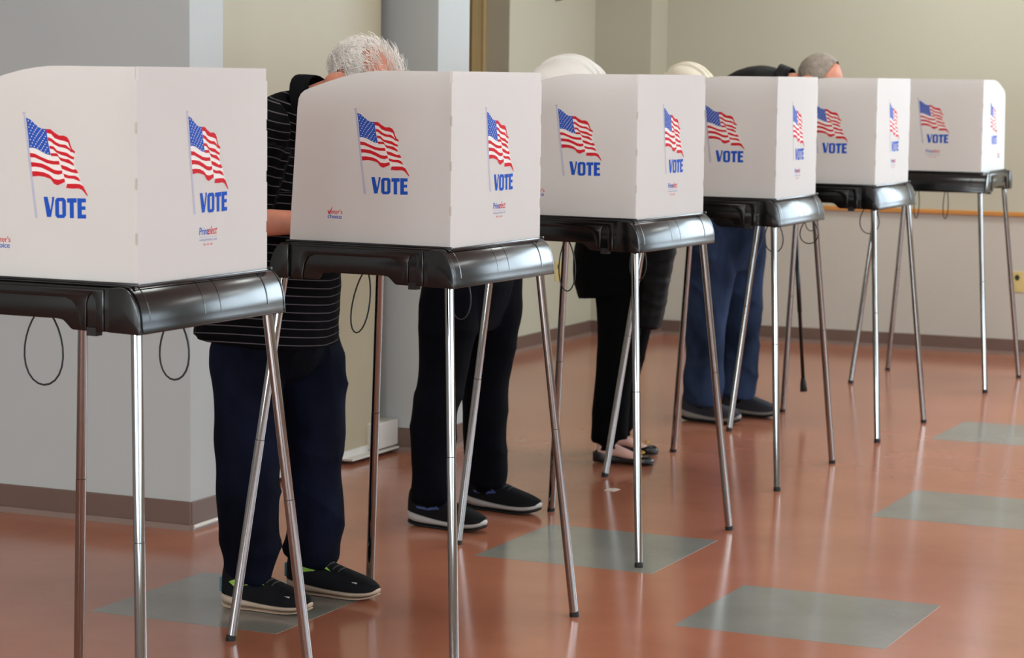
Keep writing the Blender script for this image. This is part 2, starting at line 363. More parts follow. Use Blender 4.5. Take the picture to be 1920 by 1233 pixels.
def flat_poly(bm, pts, mapf, t, mi=0):
    f = bm.faces.new([bm.verts.new(mapf(a, b, t)) for a, b in pts]); f.material_index = mi; return f
def finish_print(name, bm, mats, nrm):
    bm.normal_update(); bmesh.ops.triangulate(bm, faces=bm.faces[:])
    for f in bm.faces:
        f.normal_update()
        if f.normal.dot(nrm) < 0: f.normal_flip()
    me = bpy.data.meshes.new(name); bm.to_mesh(me); bm.free()
    for m in mats: me.materials.append(MATS[m])
    return me
def text_polys(body, shear=0.0):
    cu = bpy.data.curves.new('txt', 'FONT'); cu.body = body; cu.size = 1.0; cu.shear = shear; cu.resolution_u = 4
    o = bpy.data.objects.new('txt', cu); COL.objects.link(o)
    dg = bpy.context.evaluated_depsgraph_get(); dg.update()
    me = bpy.data.meshes.new_from_object(o.evaluated_get(dg))
    vs = [(v.co.x, v.co.y) for v in me.vertices]; fs = [tuple(p.vertices) for p in me.polygons]
    bpy.data.objects.remove(o); bpy.data.meshes.remove(me); bpy.data.curves.remove(cu)
    xs = [v[0] for v in vs]; x0, x1 = min(xs), max(xs)
    return [((x - x0) / (x1 - x0), y / (x1 - x0)) for x, y in vs], fs
TXT = {'oters': text_polys("oter's"), 'choice': text_polys('choice'), 'Print': text_polys('Print', 0.1), 'elect': text_polys('elect', 0.45), 'www': text_polys('www.printelect.com')}
def put_text(bm, key, x, y, w, mapf, t, mi, hs=1.0, bold=0.0):
    vs, fs = TXT[key]
    for dx in ((0.0,) if not bold else (-bold, bold)):
        vv = [bm.verts.new(mapf(x + a * w + dx, y + b * w * hs, t)) for a, b in vs]
        for f in fs:
            try: bm.faces.new([vv[i] for i in f]).material_index = mi
            except ValueError: pass
        t += 0.00002
def print_meshes(suffix, mapf, nrm):
    """mapf(right, up, proud)"""
    out = {}
    bm = bmesh.new()
    flat_poly(bm, [P2(*p) for p in FLAG_OUT], mapf, 0.0003, 0)
    flat_poly(bm, [P2(*p) for p in CANTON], mapf, 0.0005, 1)
    for s in RED: flat_poly(bm, [P2(*p) for p in s], mapf, 0.0005, 2)
    flat_poly(bm, [P2(*p) for p in [(353, 95), (367, 95), (462, 930), (441, 932)]], mapf, 0.0004, 3)
    flat_poly(bm, [P2(358 + 12 * math.cos(a * PI / 5), 80 + 14 * math.sin(a * PI / 5)) for a in range(10)], mapf, 0.00045, 3)
    tl, trr, br, bl = (375, 115), (548, 210), (583, 422), (400, 360)
    for r in range(9):
        for c in range(6 if r % 2 == 0 else 5):
            s = 0.10 + (c + (0 if r % 2 == 0 else 0.5)) * 0.16; t = 0.08 + r * 0.105
            sag = -18 * math.sin(s * PI * 1.0) * (1 - 0.4 * t) * 0 + 14 * math.sin(2 * PI * (s - 0.05)) * -0.6
            x = (1 - t) * ((1 - s) * tl[0] + s * trr[0]) + t * ((1 - s) * bl[0] + s * br[0])
            y = (1 - t) * ((1 - s) * tl[1] + s * trr[1]) + t * ((1 - s) * bl[1] + s * br[1]) + sag
            star = [(x + (6.5 if q % 2 == 0 else 3.0) * math.sin(q * PI / 5), y - (7.5 if q % 2 == 0 else 3.4) * math.cos(q * PI / 5)) for q in range(10)]
            flat_poly(bm, [P2(*p) for p in star], mapf, 0.0007, 0)
    out['flag_print'] = finish_print('flag_print', bm, ['ink_white', 'ink_canton', 'ink_red', 'ink_pole'], nrm)
    bm = bmesh.new()
    for s in (V_, T_, E_): flat_poly(bm, [P2(*p) for p in s], mapf, 0.0005)
    a = [bm.verts.new(mapf(*P2(*p), 0.0005)) for p in O_out]; b = [bm.verts.new(mapf(*P2(*p), 0.0005)) for p in O_in]
    for i in range(8): bm.faces.new((a[i], a[(i + 1) % 8], b[(i + 1) % 8], b[i]))
    out['vote_lettering'] = finish_print('vote_lettering', bm, ['ink_blue'], nrm)
    return out
def vc_logo(mapf, nrm, x=-0.0515, y=1.1485):
    bm = bmesh.new()
    put_text(bm, 'oters', x + 0.0105, y + 0.0128, 0.0355, mapf, 0.0004, 0, 1.05, 0.0003)
    put_text(bm, 'choice', x + 0.001, y, 0.043, mapf, 0.0004, 1, 1.0, 0.0003)
    ck = [(0.0, 0.021), (0.0028, 0.0215), (0.0055, 0.0165), (0.0155, 0.0315), (0.0165, 0.031), (0.0065, 0.0105), (0.0042, 0.0105)]
    flat_poly(bm, [(x + a, y + b) for a, b in ck], mapf, 0.0004, 0)
    return finish_print('slogan_print', bm, ['ink_red', 'ink_blue'], nrm)
def maker_logo(mapf, nrm, x=0.081, y=1.17):
    bm = bmesh.new()
    put_text(bm, 'Print', x, y, 0.036, mapf, 0.0004, 0, 1.25, 0.0003)
    put_text(bm, 'elect', x + 0.0345, y, 0.037, mapf, 0.0004, 1, 1.45, 0.0002)
    flat_poly(bm, [(x, y - 0.0052), (x + 0.071, y - 0.0052), (x + 0.071, y - 0.0047), (x, y - 0.0047)], mapf, 0.0004, 2)
    put_text(bm, 'www', x, y - 0.0135, 0.071, mapf, 0.0004, 2, 1.0)
    for q in range(10):       # row of tiny unreadable digits
        if q in (3, 6): continue
        xx = x + 0.016 + q * 0.0038; flat_poly(bm, [(xx, y - 0.0235), (xx + 0.0026, y - 0.0235), (xx + 0.0026, y - 0.0195), (xx, y - 0.0195)], mapf, 0.0004, 3)
    return finish_print('maker_print', bm, ['ink_blue', 'ink_red', 'ink_pale_blue', 'ink_pale_red'], nrm)

PV, PU = 0.26, 0.321
mapN = lambda r, z, t: (r, -PV - t, z)                     # near side panel, seen from -v
mapB = lambda r, z, t: (PU + t, r - 0.103, z + 0.006)      # back panel, seen from +u
mapFar = lambda r, z, t: (0.204 - r, PV + t, z)            # other side panel
PR_N = print_meshes('n', mapN, Vector((0, -1, 0))); PR_N['slogan_print'] = vc_logo(mapN, Vector((0, -1, 0)))
PR_B = print_meshes('b', mapB, Vector((1, 0, 0))); PR_B['maker_print'] = maker_logo(mapB, Vector((1, 0, 0)))
PR_F = print_meshes('f', mapFar, Vector((0, 1, 0))); PR_F['slogan_print'] = vc_logo(mapFar, Vector((0, 1, 0)), 0.218)

SIDE = [(-0.170, ZT - .004), (0.317, ZT - .004), (0.317, 1.540), (0.215, 1.540), (0.140, 1.5402), (0.098, 1.5395), (0.067, 1.5365), (0.030, 1.531), (-0.009, 1.522), (-0.050, 1.5105), (-0.0864, 1.499), (-0.110, 1.4915), (-0.1253, 1.485), (-0.1365, 1.476), (-0.143, 1.464), (-0.1465, 1.440), (-0.154, 1.328), (-0.164, 1.185)]
def panel_mesh(name, pts, mapf, t0, t1):
    bm = bmesh.new(); prism(bm, pts, mapf, t0, t1); bmesh.ops.recalc_face_normals(bm, faces=bm.faces[:])
    me = bpy.data.meshes.new(name); bm.to_mesh(me); bm.free(); me.materials.append(MATS['panel_white']); return me
ME_SN = panel_mesh('side_panel', SIDE, lambda a, b, t: (a, t, b), -PV, -PV + .004)
ME_SF = panel_mesh('side_panel', SIDE, lambda a, b, t: (a, t, b), PV - .004, PV)
NOT = [(1.5405, 1.512), (1.425, 1.400), (1.308, 1.283), (1.193, 1.168)]   # notches in the hinge edges
def back_outline():
    p = [(-PV, ZT - .004), (PV, ZT - .004)]; w = PV
    for z1, z0 in NOT[::-1]: p += [(w, z0), (w - .005, z0), (w - .005, z1)] + ([(w, z1)] if z1 < 1.53 else [])
    q = [(-w, z) if False else None for z in ()]
    for z1, z0 in NOT: p += ([(-w, z1)] if z1 < 1.53 else []) + [(-w + .005, z1), (-w + .005, z0), (-w, z0)]
    return p
ME_B = panel_mesh('back_panel', back_outline(), lambda a, b, t: (t, a, b), PU - .004, PU)

# hinge tabs of the side panels that fill the notches of the back panel edge
ME_T = []
for sgn in (-1, 1):
    for z1, z0 in NOT[1:]:
        bm = bmesh.new(); y0, y1 = sorted((sgn * (PV - .0045), sgn * (PV - .0005))); box(bm, PU - .004, PU - .0012, y0, y1, z0 + .001, z1 - .001)
        me = bpy.data.meshes.new('hinge_tab'); bm.to_mesh(me); bm.free(); me.materials.append(MATS['panel_edge']); ME_T.append(me)

# tray
TV = 0.288; Z0 = 0.984; UF, UB = -0.215, 0.353
def end_arc(u_in, u_out, n=12):
    ru = u_out - u_in; rz = 0.086
    return [(u_in + ru * math.sin(a), ZT - rz + rz * math.cos(a)) for a in [PI / 2 * i / n for i in range(n + 1)]]
back_arc = end_arc(0.304, UB - .002); front_arc = [(-(u), z) for u, z in end_arc(0.168, -UF - .001)]
PROF = [(UF, Z0 + .004)] + front_arc[::-1] + back_arc + [(UB, Z0)]
def tray_mesh():
    bm = bmesh.new()
    inner = []
    for u, z in PROF:
        cu, cz = 0.07, 1.0
        inner.append((u - .007 * (1 if u > 0.3 else (-1 if u < -.165 else 0)), min(z, ZT - .006) if abs(u - .07) < .24 else z - .003))
    ring = PROF + inner[::-1]
    prism(bm, ring, lambda a, b, t: (a, t, b), -TV, TV)
    skirt = PROF + [(0.176, Z0), (0.170, Z0 + .003), (0.158, 0.998), (0.150, 1.004), (0.135, 1.006), (-0.040, 1.006), (-0.052, 1.003), (-0.060, 0.990), (-0.066, Z0 + .002)]
    for s in (-1, 1): prism(bm, skirt, lambda a, b, t: (a, t, b), s * TV, s * (TV - .008))
    # raised margins round the arched recess, and thicker corners
    over = [(-0.140, Z0 + .001), (-0.140, 1.074), (0.258, 1.074), (0.258, Z0), (0.239, Z0), (0.238, 1.045), (0.233, 1.058), (0.226, 1.065), (0.219, 1.058), (0.214, 1.045), (0.213, Z0), (0.201, Z0), (0.197, 1.0), (0.190, 1.030), (0.178, 1.046), (0.160, 1.053), (-0.075, 1.053), (-0.092, 1.047), (-0.103, 1.030), (-0.109, 1.0), (-0.110, Z0 + .001)]
    clip = lambda lo, hi: [(u, z) for u, z in PROF if lo <= u <= hi]
    cb = [(0.272, Z0), (0.272, ZT - .004)] + [(u - .001, z - .002) for u, z in PROF if u > 0.30]
    cf = [(u + .001, z - .002) for u, z in PROF if u < -0.168] + [(-0.152, ZT - .004), (-0.152, Z0 + .002)]
    for s in (-1, 1):
        prism(bm, over, lambda a, b, t: (a, t, b), s * (TV - .001), s * (TV + .004))
        for c in (cb, cf): prism(bm, c, lambda a, b, t: (a, t, b), s * (TV - .001), s * (TV + .007))
    # lip the panels stand in
    for s in (-1, 1): box(bm, -0.176, 0.330, *sorted((s * (PV + .003), s * (PV + .010))), ZT - .002, ZT + .006)
    box(bm, PU + .002, PU + .006, -PV - .003, PV + .003, ZT - .004, ZT + .003)
    # faint seams across the rolled back edge
    bmesh.ops.recalc_face_normals(bm, faces=bm.faces[:])
    me = bpy.data.meshes.new('tray'); bm.to_mesh(me); bm.free(); me.materials.append(MATS['tray_black'])
    o = bpy.data.objects.new('tray', me); COL.objects.link(o); bevelled(o, 0.0022, 2, 0.7); bake(o)
    me = o.data; bpy.data.objects.remove(o)
    seam_bm = bmesh.new(); seam_bm.from_mesh(me)
    for v in (-0.255, -0.045, 0.02, 0.215):
        nn = len(back_arc); o1 = [(u + .0006 * math.sin(i / (nn - 1) * PI / 2), z + .0006 * math.cos(i / (nn - 1) * PI / 2)) for i, (u, z) in enumerate(back_arc)][1:-1]
        o2 = [(u - .002 * math.sin((i + 1) / (nn - 1) * PI / 2), z - .002 * math.cos((i + 1) / (nn - 1) * PI / 2)) for i, (u, z) in enumerate(o1)]
        for q in range(len(o1) - 1):
            prism(seam_bm, [o1[q], o1[q + 1], o2[q + 1], o2[q]], lambda a, b, t: (a, t, b), v, v + .0035)
    seam_bm.to_mesh(me); seam_bm.free()
    for p in me.polygons: p.use_smooth = True
    me.set_sharp_from_angle(angle=0.75)
    return me
ME_TRAY = tray_mesh()
def small_mesh(name, bm, m):
    bmesh.ops.recalc_face_normals(bm, faces=bm.faces[:]); me = bpy.data.meshes.new(name); bm.to_mesh(me); bm.free(); me.materials.append(MATS[m]); return me
ME_LATCH = [small_mesh('latch', boxes((0.214, 0.238, *sorted((s * (TV - .02), s * (TV + .003))), 0.974, 0.992)), 'rubber') for s in (-1, 1)]

BOOTH = [(-3.10, 4.52, -0.023), (-3.011, 5.868, -0.0485), (-3.061, 7.334, -0.072), (-3.123, 8.833, 0.0094), (-3.131, 10.235, -0.0077), (-3.05, 12.133, -1.5759)]
# measured foot positions on the floor (keys: n/f = -v/+v side, b/v = back/voter end)
FEET = {1: dict(nv=(-2.684 - .01, 0, 0)), }
FEET = {
 1: {}, 2: dict(fb=(-2.596, 6.208), nv=(-3.311, 5.508), fv=(-3.296, 6.287)),
 3: dict(nb=(-2.684, 6.938), fb=(-2.639, 7.668), nv=(-3.348, 7.005), fv=(-3.317, 7.704)),
 4: dict(nb=(-2.737, 8.492), fb=(-2.745, 9.224), nv=(-3.429, 8.484), fv=(-3.412, 9.186)),
 5: dict(nb=(-2.737, 9.856), fb=(-2.714, 10.537), nv=(-3.402, 9.855), fv=(-3.385, 10.554)),
 6: dict(fb=(-2.713, 11.715), nb=(-3.409, 11.745), fv=(-2.699, 12.403), nv=(-3.39, 12.369))}
LEGTOP = dict(nb=(0.318, -0.258), nv=(-0.190, -0.258), fb=(0.324, 0.258), fv=(-0.190, 0.258))
LEGFOOT = dict(nb=(0.397, -0.356), nv=(-0.282, -0.356), fb=(0.397, 0.356), fv=(-0.282, 0.356))
CORDS = {  # two elastic loops below each tray: (u, v, half width, length, lean)
 1: [(-0.114, 0.0, 0.055, 0.165, 0.0), (0.241, 0.0, 0.038, 0.130, 0.0)],
 2: [(-0.085, 0.0, 0.026, 0.165, -0.030), (0.16, 0.10, 0.03, 0.12, 0.0)],
 3: [(-0.055, 0.0, 0.030, 0.160, 0.004), (0.16, 0.10, 0.03, 0.12, 0.0)],
 4: [(0.225, 0.03, 0.040, 0.115, 0.006), (0.330, 0.16, 0.04, 0.085, 0.0)],
 5: [(0.226, 0.0, 0.048, 0.118, 0.0), (-0.06, 0.06, 0.03, 0.12, 0.0)],
 6: [(0.0, -0.145, 0.018, 0.152, -0.004), (0.0, 0.006, 0.018, 0.150, -0.002)]}
BLAB = [
 'white-panelled voting booth with nobody at it, at the row end by the striped-shirt man',
 'white-panelled voting booth where the white-haired man in striped polo writes',
 'white-panelled voting booth used by the white-capped person in dark jeans and sneakers',
 'white-panelled voting booth used by the person in black flats and long dark top',
 'white-panelled voting booth with a black cane hung on it, used by man in blue jeans',
 'unused white-panelled voting booth turned a quarter round, beside the wood-railed wall']
def child(name, me, parent):
    o = bpy.data.objects.new(name, me); COL.objects.link(o); o.parent = parent; return o
def make_booth(i):
    bx, by, rz = BOOTH[i - 1]
    e = tag(empty('voting_booth', (bx, by, 0), rz), BLAB[i - 1], 'voting booth', 'voting booths in a row')
    child('tray', ME_TRAY, e)
    for me in ME_LATCH: child('latch', me, e)
    for nm, me, prints in (('side_panel', ME_SN, PR_N), ('back_panel', ME_B, PR_B), ('side_panel', ME_SF, PR_F)):
        p = child(nm, me, e)
        for pn, pm in prints.items(): child(pn, pm, p)
        if nm == 'back_panel':
            for tm in ME_T: child('hinge_tab', tm, p)
    c, s = math.cos(rz), math.sin(rz)
    for kf in ('nb', 'fb', 'nv', 'fv'):
        if kf in FEET[i]:
            X, Y = FEET[i][kf][0] - bx, FEET[i][kf][1] - by; fu, fv = c * X + s * Y, -s * X + c * Y
        else: fu, fv = LEGFOOT[kf]
        A = Vector((*LEGTOP[kf], 1.02)); B = Vector((fu, fv, 0.0)); D = (A - B)
        # tray underside point -> aim so the tube passes LEGTOP at the tray bottom
        A = Vector((*LEGTOP[kf], 0.984)) + (Vector((*LEGTOP[kf], 0.984)) - B) * 0.035
        J = A.lerp(B, 0.465)
        bm = bmesh.new(); tube(bm, [A, J.lerp(A, .002), J.lerp(A, .0015)], [.0122, .0122, .0112], 20)
        tube(bm, [J.lerp(B, .0015), J.lerp(B, .002), B + (A - B) * 0.012], [.0112, .0127, .0127], 20)
        l = obj('leg', bm, 'chrome', e, True); l.data.set_sharp_from_angle(angle=0.9)
        bm = bmesh.new(); tube(bm, [J.lerp(A, .0016), J.lerp(B, .0016)], .0116, 20); obj('joint_ring', bm, 'ring_dark', l)
        bm = bmesh.new(); q = (A - B).normalized(); tube(bm, [(B.x, B.y, 0.0), (B.x, B.y, 0.006), B + q * 0.015], [.0137, .0137, .0132], 20); obj('foot_cap', bm, 'rubber', l)
    for u, v, w, L, lean in CORDS[i]:
        pts = []
        for q in range(25):
            t = q / 24 * 2 * PI
            a = math.sin(t); z = (1 - math.cos(t)) / 2
            ww = w * (0.5 + 0.5 * z ** 0.6) * a * (1.0 if z < .5 else 1.0) if z > 0 else 0
            off = (ww + lean * z)
            p = (u + off, v + 0.01 * a, 0.99 - z * (L + .01)) if i < 6 else (u + 0.008 * a, v + ww + lean * z, 0.99 - z * (L + .01))
            pts.append(p)
        bm = bmesh.new(); tube(bm, pts, 0.0023, 6); obj('elastic_loop', bm, 'cord', e, True)
    return e
for i in range(1, 7): make_booth(i)

# ------------------------------------------------------------------ people: lofted volumes fused by a voxel remesh
def loft(bm, secs, n=20, power=2.2, side=Vector((0, 1, 0)), tipf=0.3):
    """secs: (centre, half depth (forward), half width (sideways)); closed ends"""
    C = [Vector(s[0]) for s in secs]; rings = []
    for i, s in enumerate(secs):
        t = (C[min(i + 1, len(C) - 1)] - C[max(i - 1, 0)]).normalized()
        sd = (side - t * side.dot(t))
        sd = sd.normalized() if sd.length > .05 else Vector((1, 0, 0))
        fw = sd.cross(t).normalized(); ring = []
        for k in range(n):
            a = 2 * PI * k / n; ca, sa = math.cos(a), math.sin(a)
            ex = 2.0 / power
            ring.append(bm.verts.new(C[i] + fw * (s[1] * math.copysign(abs(ca) ** ex, ca)) + sd * (s[2] * math.copysign(abs(sa) ** ex, sa))))
        rings.append(ring)
    for i in range(len(rings) - 1):
        for k in range(n): bm.faces.new((rings[i][k], rings[i][(k + 1) % n], rings[i + 1][(k + 1) % n], rings[i + 1][k]))
    for ring, c, d in ((rings[0][::-1], C[0], C[0] - C[1]), (rings[-1], C[-1], C[-1] - C[-2])):
        tip = bm.verts.new(c + d.normalized() * min(secs[0][1], secs[-1][1]) * tipf)
        for k in range(n): bm.faces.new((ring[k], ring[(k + 1) % n], tip))
def ell(bm, c, r, rot=None, sub=2):
    g = bmesh.ops.create_icosphere(bm, subdivisions=sub, radius=1.0)
    m = Matrix.Diagonal((*r, 1)); m = (rot.to_4x4() @ m) if rot is not None else m
    m = Matrix.Translation(c) @ m
    bmesh.ops.transform(bm, matrix=m, verts=g['verts'])
def cyl_smooth(pts, f=3):
    """Catmull-Rom resample of sections (centre, a, b)"""
    out = []
    for i in range(len(pts) - 1):
        p0, p1, p2, p3 = pts[max(i - 1, 0)], pts[i], pts[i + 1], pts[min(i + 2, len(pts) - 1)]
        for q in range(f):
            t = q / f
            def cr(a, b, c, d): return 0.5 * ((2 * b) + (-a + c) * t + (2 * a - 5 * b + 4 * c - d) * t * t + (-a + 3 * b - 3 * c + d) * t ** 3)
            out.append((tuple(cr(p0[0][j], p1[0][j], p2[0][j], p3[0][j]) for j in range(3)), cr(p0[1], p1[1], p2[1], p3[1]), cr(p0[2], p1[2], p2[2], p3[2])))
    out.append(pts[-1]); return out
def fuse(name, bm, material, parent, voxel=0.008, smooth=6, wr=None):
    bmesh.ops.recalc_face_normals(bm, faces=bm.faces[:])
    me = bpy.data.meshes.new(name); bm.to_mesh(me); bm.free()
    o = bpy.data.objects.new(name, me); COL.objects.link(o)
    r = o.modifiers.new('r', 'REMESH'); r.mode = 'VOXEL'; r.voxel_size = voxel
    s = o.modifiers.new('s', 'SMOOTH'); s.factor = 0.5; s.iterations = smooth
    bake(o); me = o.data; me.materials.clear(); me.materials.append(MATS[material])
    if wr:
        nv = len(me.vertices); co = np.empty(nv * 3); no = np.empty(nv * 3)
        me.vertices.foreach_get('co', co); me.vertices.foreach_get('normal', no)
        co = co.reshape(-1, 3); no = no.reshape(-1, 3)
        d = np.array([wr(Vector(c)) for c in co]); co += no * d[:, None]
        me.vertices.foreach_set('co', co.ravel()); me.update()
    for p in me.polygons: p.use_smooth = True
    if parent is not None: o.parent = parent; o.matrix_parent_inverse = Matrix.Translation(-Vector(parent.location))
    return o
def wrinkle(amp, sx, sz, seed):
    def f(c):
        p = Vector((c.x * sx + seed, c.y * sx, c.z * sz))
        q = noise.noise(p) + 0.5 * noise.noise(p * 2.3)
        rid = 1 - abs(noise.noise(Vector((c.x * sx * .7 + seed, c.y * sx * .7, c.z * sz * 1.4 + c.x * 3))))
        return amp * (q * 0.7 + (rid ** 4 - 0.35) * 0.7)
    return f

def head_parts(bm, c, pitch, yaw=0.0, sc=1.0):
    Rm = Matrix.Rotation(yaw, 3, 'Z') @ Matrix.Rotation(pitch, 3, 'Y')
    def e(p, r, rot=None): ell(bm, Vector(c) + Rm @ (Vector(p) * sc), [v * sc for v in r], Rm @ rot if rot is not None else Rm)
    e((-0.012, 0, 0.035), (0.100, 0.077, 0.094)); e((0.02, 0, -0.005), (0.082, 0.070, 0.085))
    e((0.035, 0, -0.062), (0.060, 0.055, 0.062)); e((0.062, 0, -0.098), (0.026, 0.030, 0.020))
    e((0.092, 0, 0.018), (0.014, 0.050, 0.010)); e((0.104, 0, -0.028), (0.016, 0.013, 0.028), Matrix.Rotation(-0.45, 3, 'Y')); e((0.112, 0, -0.046), (0.012, 0.017, 0.010))
    e((0.094, 0, -0.072), (0.010, 0.024, 0.006)); e((0.091, 0, -0.083), (0.010, 0.021, 0.006))
    for s in (-1, 1):
        e((0.070, s * 0.040, -0.030), (0.022, 0.020, 0.020))
        e((-0.026, s * 0.088, -0.008), (0.024, 0.014, 0.038), Matrix.Rotation(0.25, 3, 'Y') @ Matrix.Rotation(s * 0.35, 3, 'Z'))
        e((0.004, s * 0.077, -0.018), (0.008, 0.008, 0.012)); e((-0.006, s * 0.079, -0.040), (0.009, 0.007, 0.011))
    return Rm
def eyes(c, Rm, parent, sc=1.0):
    for s in (-1, 1):
        bm = bmesh.new(); ell(bm, Vector(c) + Rm @ (Vector((0.083, s * 0.031, 0.0)) * sc), [.012 * sc] * 3); o = obj('eye', bm, 'eye_white', parent, True); o.matrix_parent_inverse = Matrix.Translation(-Vector(parent.location))
        bm = bmesh.new(); ell(bm, Vector(c) + Rm @ (Vector((0.0915, s * 0.031, -0.001)) * sc), [.0055 * sc] * 3); p = obj('iris', bm, 'eye_dark', o, True)
def hand(bm, wrist, d, palm_n, thumb_side, curl=0.5, sc=1.0):
    """d: pointing direction, palm_n: direction the palm faces"""
    d = Vector(d).normalized(); pn = Vector(palm_n); pn = (pn - d * pn.dot(d)).normalized(); sd = d.cross(pn).normalized() * thumb_side
    w = Vector(wrist)
    loft(bm, [(w, .024 * sc, .020 * sc), (w + d * .03 * sc, .016 * sc, .033 * sc), (w + d * .085 * sc, .013 * sc, .040 * sc)], 14, 2.4, sd)
    for k, (o, L, r) in enumerate(((0.030, .068, .0085), (0.010, .078, .0088), (-0.011, .072, .0085), (-0.030, .056, .0075))):
        b = w + d * .080 * sc + sd * o * sc; pts = [b]; ang = 0.0; p = b
        for seg, frac in enumerate((.45, .32, .23)):
            ang += curl * (0.5 + 0.35 * seg); dirv = d * math.cos(ang) + pn * math.sin(ang); p = p + dirv * L * frac * sc; pts.append(p)
        tube(bm, pts, [r * sc, r * .98 * sc, r * .9 * sc, r * .75 * sc], 8)
    b = w + d * .022 * sc + sd * .026 * sc
    tube(bm, [b, b + (d * .6 + sd * .7 + pn * .25).normalized() * .035 * sc, b + (d * .6 + sd * .7 + pn * .25).normalized() * .035 * sc + (d * .85 + sd * .2 + pn * .45).normalized() * .048 * sc], [.012 * sc, .0105 * sc, .0085 * sc], 8)

def shoe(name, parent, heel, direction, L, upper, sole, outs, extras=None, W=0.047, sole_h=0.036, h_ank=0.112, lab=None):
    """sneaker; local x from heel to toe, z up, y left"""
    ang = math.atan2(direction[1], direction[0])
    e = empty(name, (heel[0] - parent.location.x, heel[1] - parent.location.y, 0), ang); e.parent = parent
    if lab: e['label'] = lab
    st = [0.0, .03, .08, .18, .30, .42, .55, .68, .80, .90, .96, 1.0]
    wd = [.40, .66, .82, .88, .80, .80, .92, 1.0, .97, .80, .56, .22]
    bend = [0, 0, 0, 0, .04, .08, .12, .14, .12, .05, 0, -.05]        # outline curves in toward the big toe
    zt = [.92, .96, 1.0, 1.0, .94, .84, .71, .60, .52, .44, .34, .20]  # top of upper / h_ank
    spr = [.35, .14, .05, 0, 0, 0, 0, 0, .06, .22, .40, .62]           # toe and heel spring / sole_h
    stp = [1.55, 1.5, 1.45, 1.3, 1.1, .95, .9, .88, .9, .98, 1.1, 1.25] # sole top / sole_h
    # sole
    for part, z0f, z1f, grow, material in (('midsole', lambda i: sole_h * (spr[i] + .16), lambda i: sole_h * stp[i], 1.06, sole), ('outsole', lambda i: sole_h * spr[i], lambda i: sole_h * (spr[i] + .2), 1.03, outs)):
        bm = bmesh.new(); rr = []
        for i, s in enumerate(st):
            w = W * wd[i] * grow; c = bend[i] * W; x = s * L
            rr.append([bm.verts.new((x, c - w, z1f(i))), bm.verts.new((x, c - w * .93, z0f(i))), bm.verts.new((x, c + w * .93, z0f(i))), bm.verts.new((x, c + w, z1f(i)))])
        for i in range(len(rr) - 1):
            for q in range(4): bm.faces.new((rr[i][q], rr[i][(q + 1) % 4], rr[i + 1][(q + 1) % 4], rr[i + 1][q]))
        bm.faces.new(rr[0][::-1]); bm.faces.new(rr[-1]); o = obj(part, bm, material, e, True); md = o.modifiers.new('s', 'SUBSURF'); md.levels = md.render_levels = 2
        for ed in o.data.edges: pass
    bm = bmesh.new(); rr = []
    na = 10
    for i, s in enumerate(st):
        w = W * wd[i]; c = bend[i] * W; x = s * L * .985 + .002; zb = sole_h * stp[i] * .8; h = max(h_ank * zt[i] - 0, zb + .004) + (0.008 if i < 3 else 0)
        ring = []
        for q in range(na + 1):
            a = PI * q / na; ca, sa = math.cos(a), math.sin(a)
            ring.append(bm.verts.new((x, c - w * math.copysign(abs(ca) ** .75, ca), zb + (h + sole_h * .35 - zb) * abs(sa) ** .8)))
        rr.append(ring)
    for i in range(len(rr) - 1):
        for q in range(na): bm.faces.new((rr[i][q], rr[i][q + 1], rr[i + 1][q + 1], rr[i + 1][q]))
    for r in (rr[0], rr[-1]): bm.faces.new(r)
    up = obj('upper', bm, upper, e, True); md = up.modifiers.new('s', 'SUBSURF'); md.levels = md.render_levels = 2
    def top(s):   # height of the upper on the centre line
        return float(np.interp(s, st, [h_ank * z for z in zt])) + sole_h * .35
    def side_pt(s, f, sgn, off=0.001):
        """point on the side of the upper: s along, f 0 (sole) .. 1 (ridge)"""
        w = float(np.interp(s, st, [W * v for v in wd])); c = float(np.interp(s, st, [W * v for v in bend])); zb = float(np.interp(s, st, [sole_h * v * .8 for v in stp])); h = top(s)
        a = f * PI / 2; return (s * L * .985 + .002, c + sgn * (w * math.cos(a) ** .75 + off), zb + (h - zb) * math.sin(a) ** .8 + off * .6)
    if extras: extras(e, L, top, side_pt, bend, W)
    return e
def patch(name, e, pts, sp, sgn, material, off=0.0012, thick=0.0012):
    bm = bmesh.new(); bm.faces.new([bm.verts.new((s, f, 0)) for s, f in pts]); bm.normal_update()
    bmesh.ops.triangulate(bm, faces=bm.faces[:]); bmesh.ops.subdivide_edges(bm, edges=bm.edges[:], cuts=3, use_grid_fill=True)
    for v in bm.verts: v.co = sp(v.co.x, max(0.02, v.co.y), sgn, off)
    return obj(name, bm, material, e)
def laces(e, L, top, material='lace'):
    bm = bmesh.new()
    for s in (.36, .42, .48, .54, .60):
        z = top(s) - .002; tube(bm, [(s * L - .004, -.022, z - .006), (s * L, -.012, z + .001), (s * L + .003, 0, z + .003), (s * L, .012, z + .001), (s * L - .004, .022, z - .006)], .0024, 6)
    z = top(.34)
    for sg in (-1, 1): tube(bm, [(.35 * L, 0, z + .004), (.34 * L, sg * .016, z + .014), (.37 * L, sg * .028, z + .006), (.36 * L, sg * .010, z + .002)], .002, 6)
    obj('laces', bm, material, e, True)
    bm = bmesh.new(); tube(bm, [(.26 * L, 0, top(.26) - .004), (.33 * L, 0, top(.33) + .006), (.36 * L, 0, top(.36) + .006)], [.018, .016, .012], 10); obj('tongue', bm, material, e, True)
def put(o, parent):
    o.parent = parent; o.matrix_parent_inverse = Matrix.Translation(-Vector(parent.location)); return o

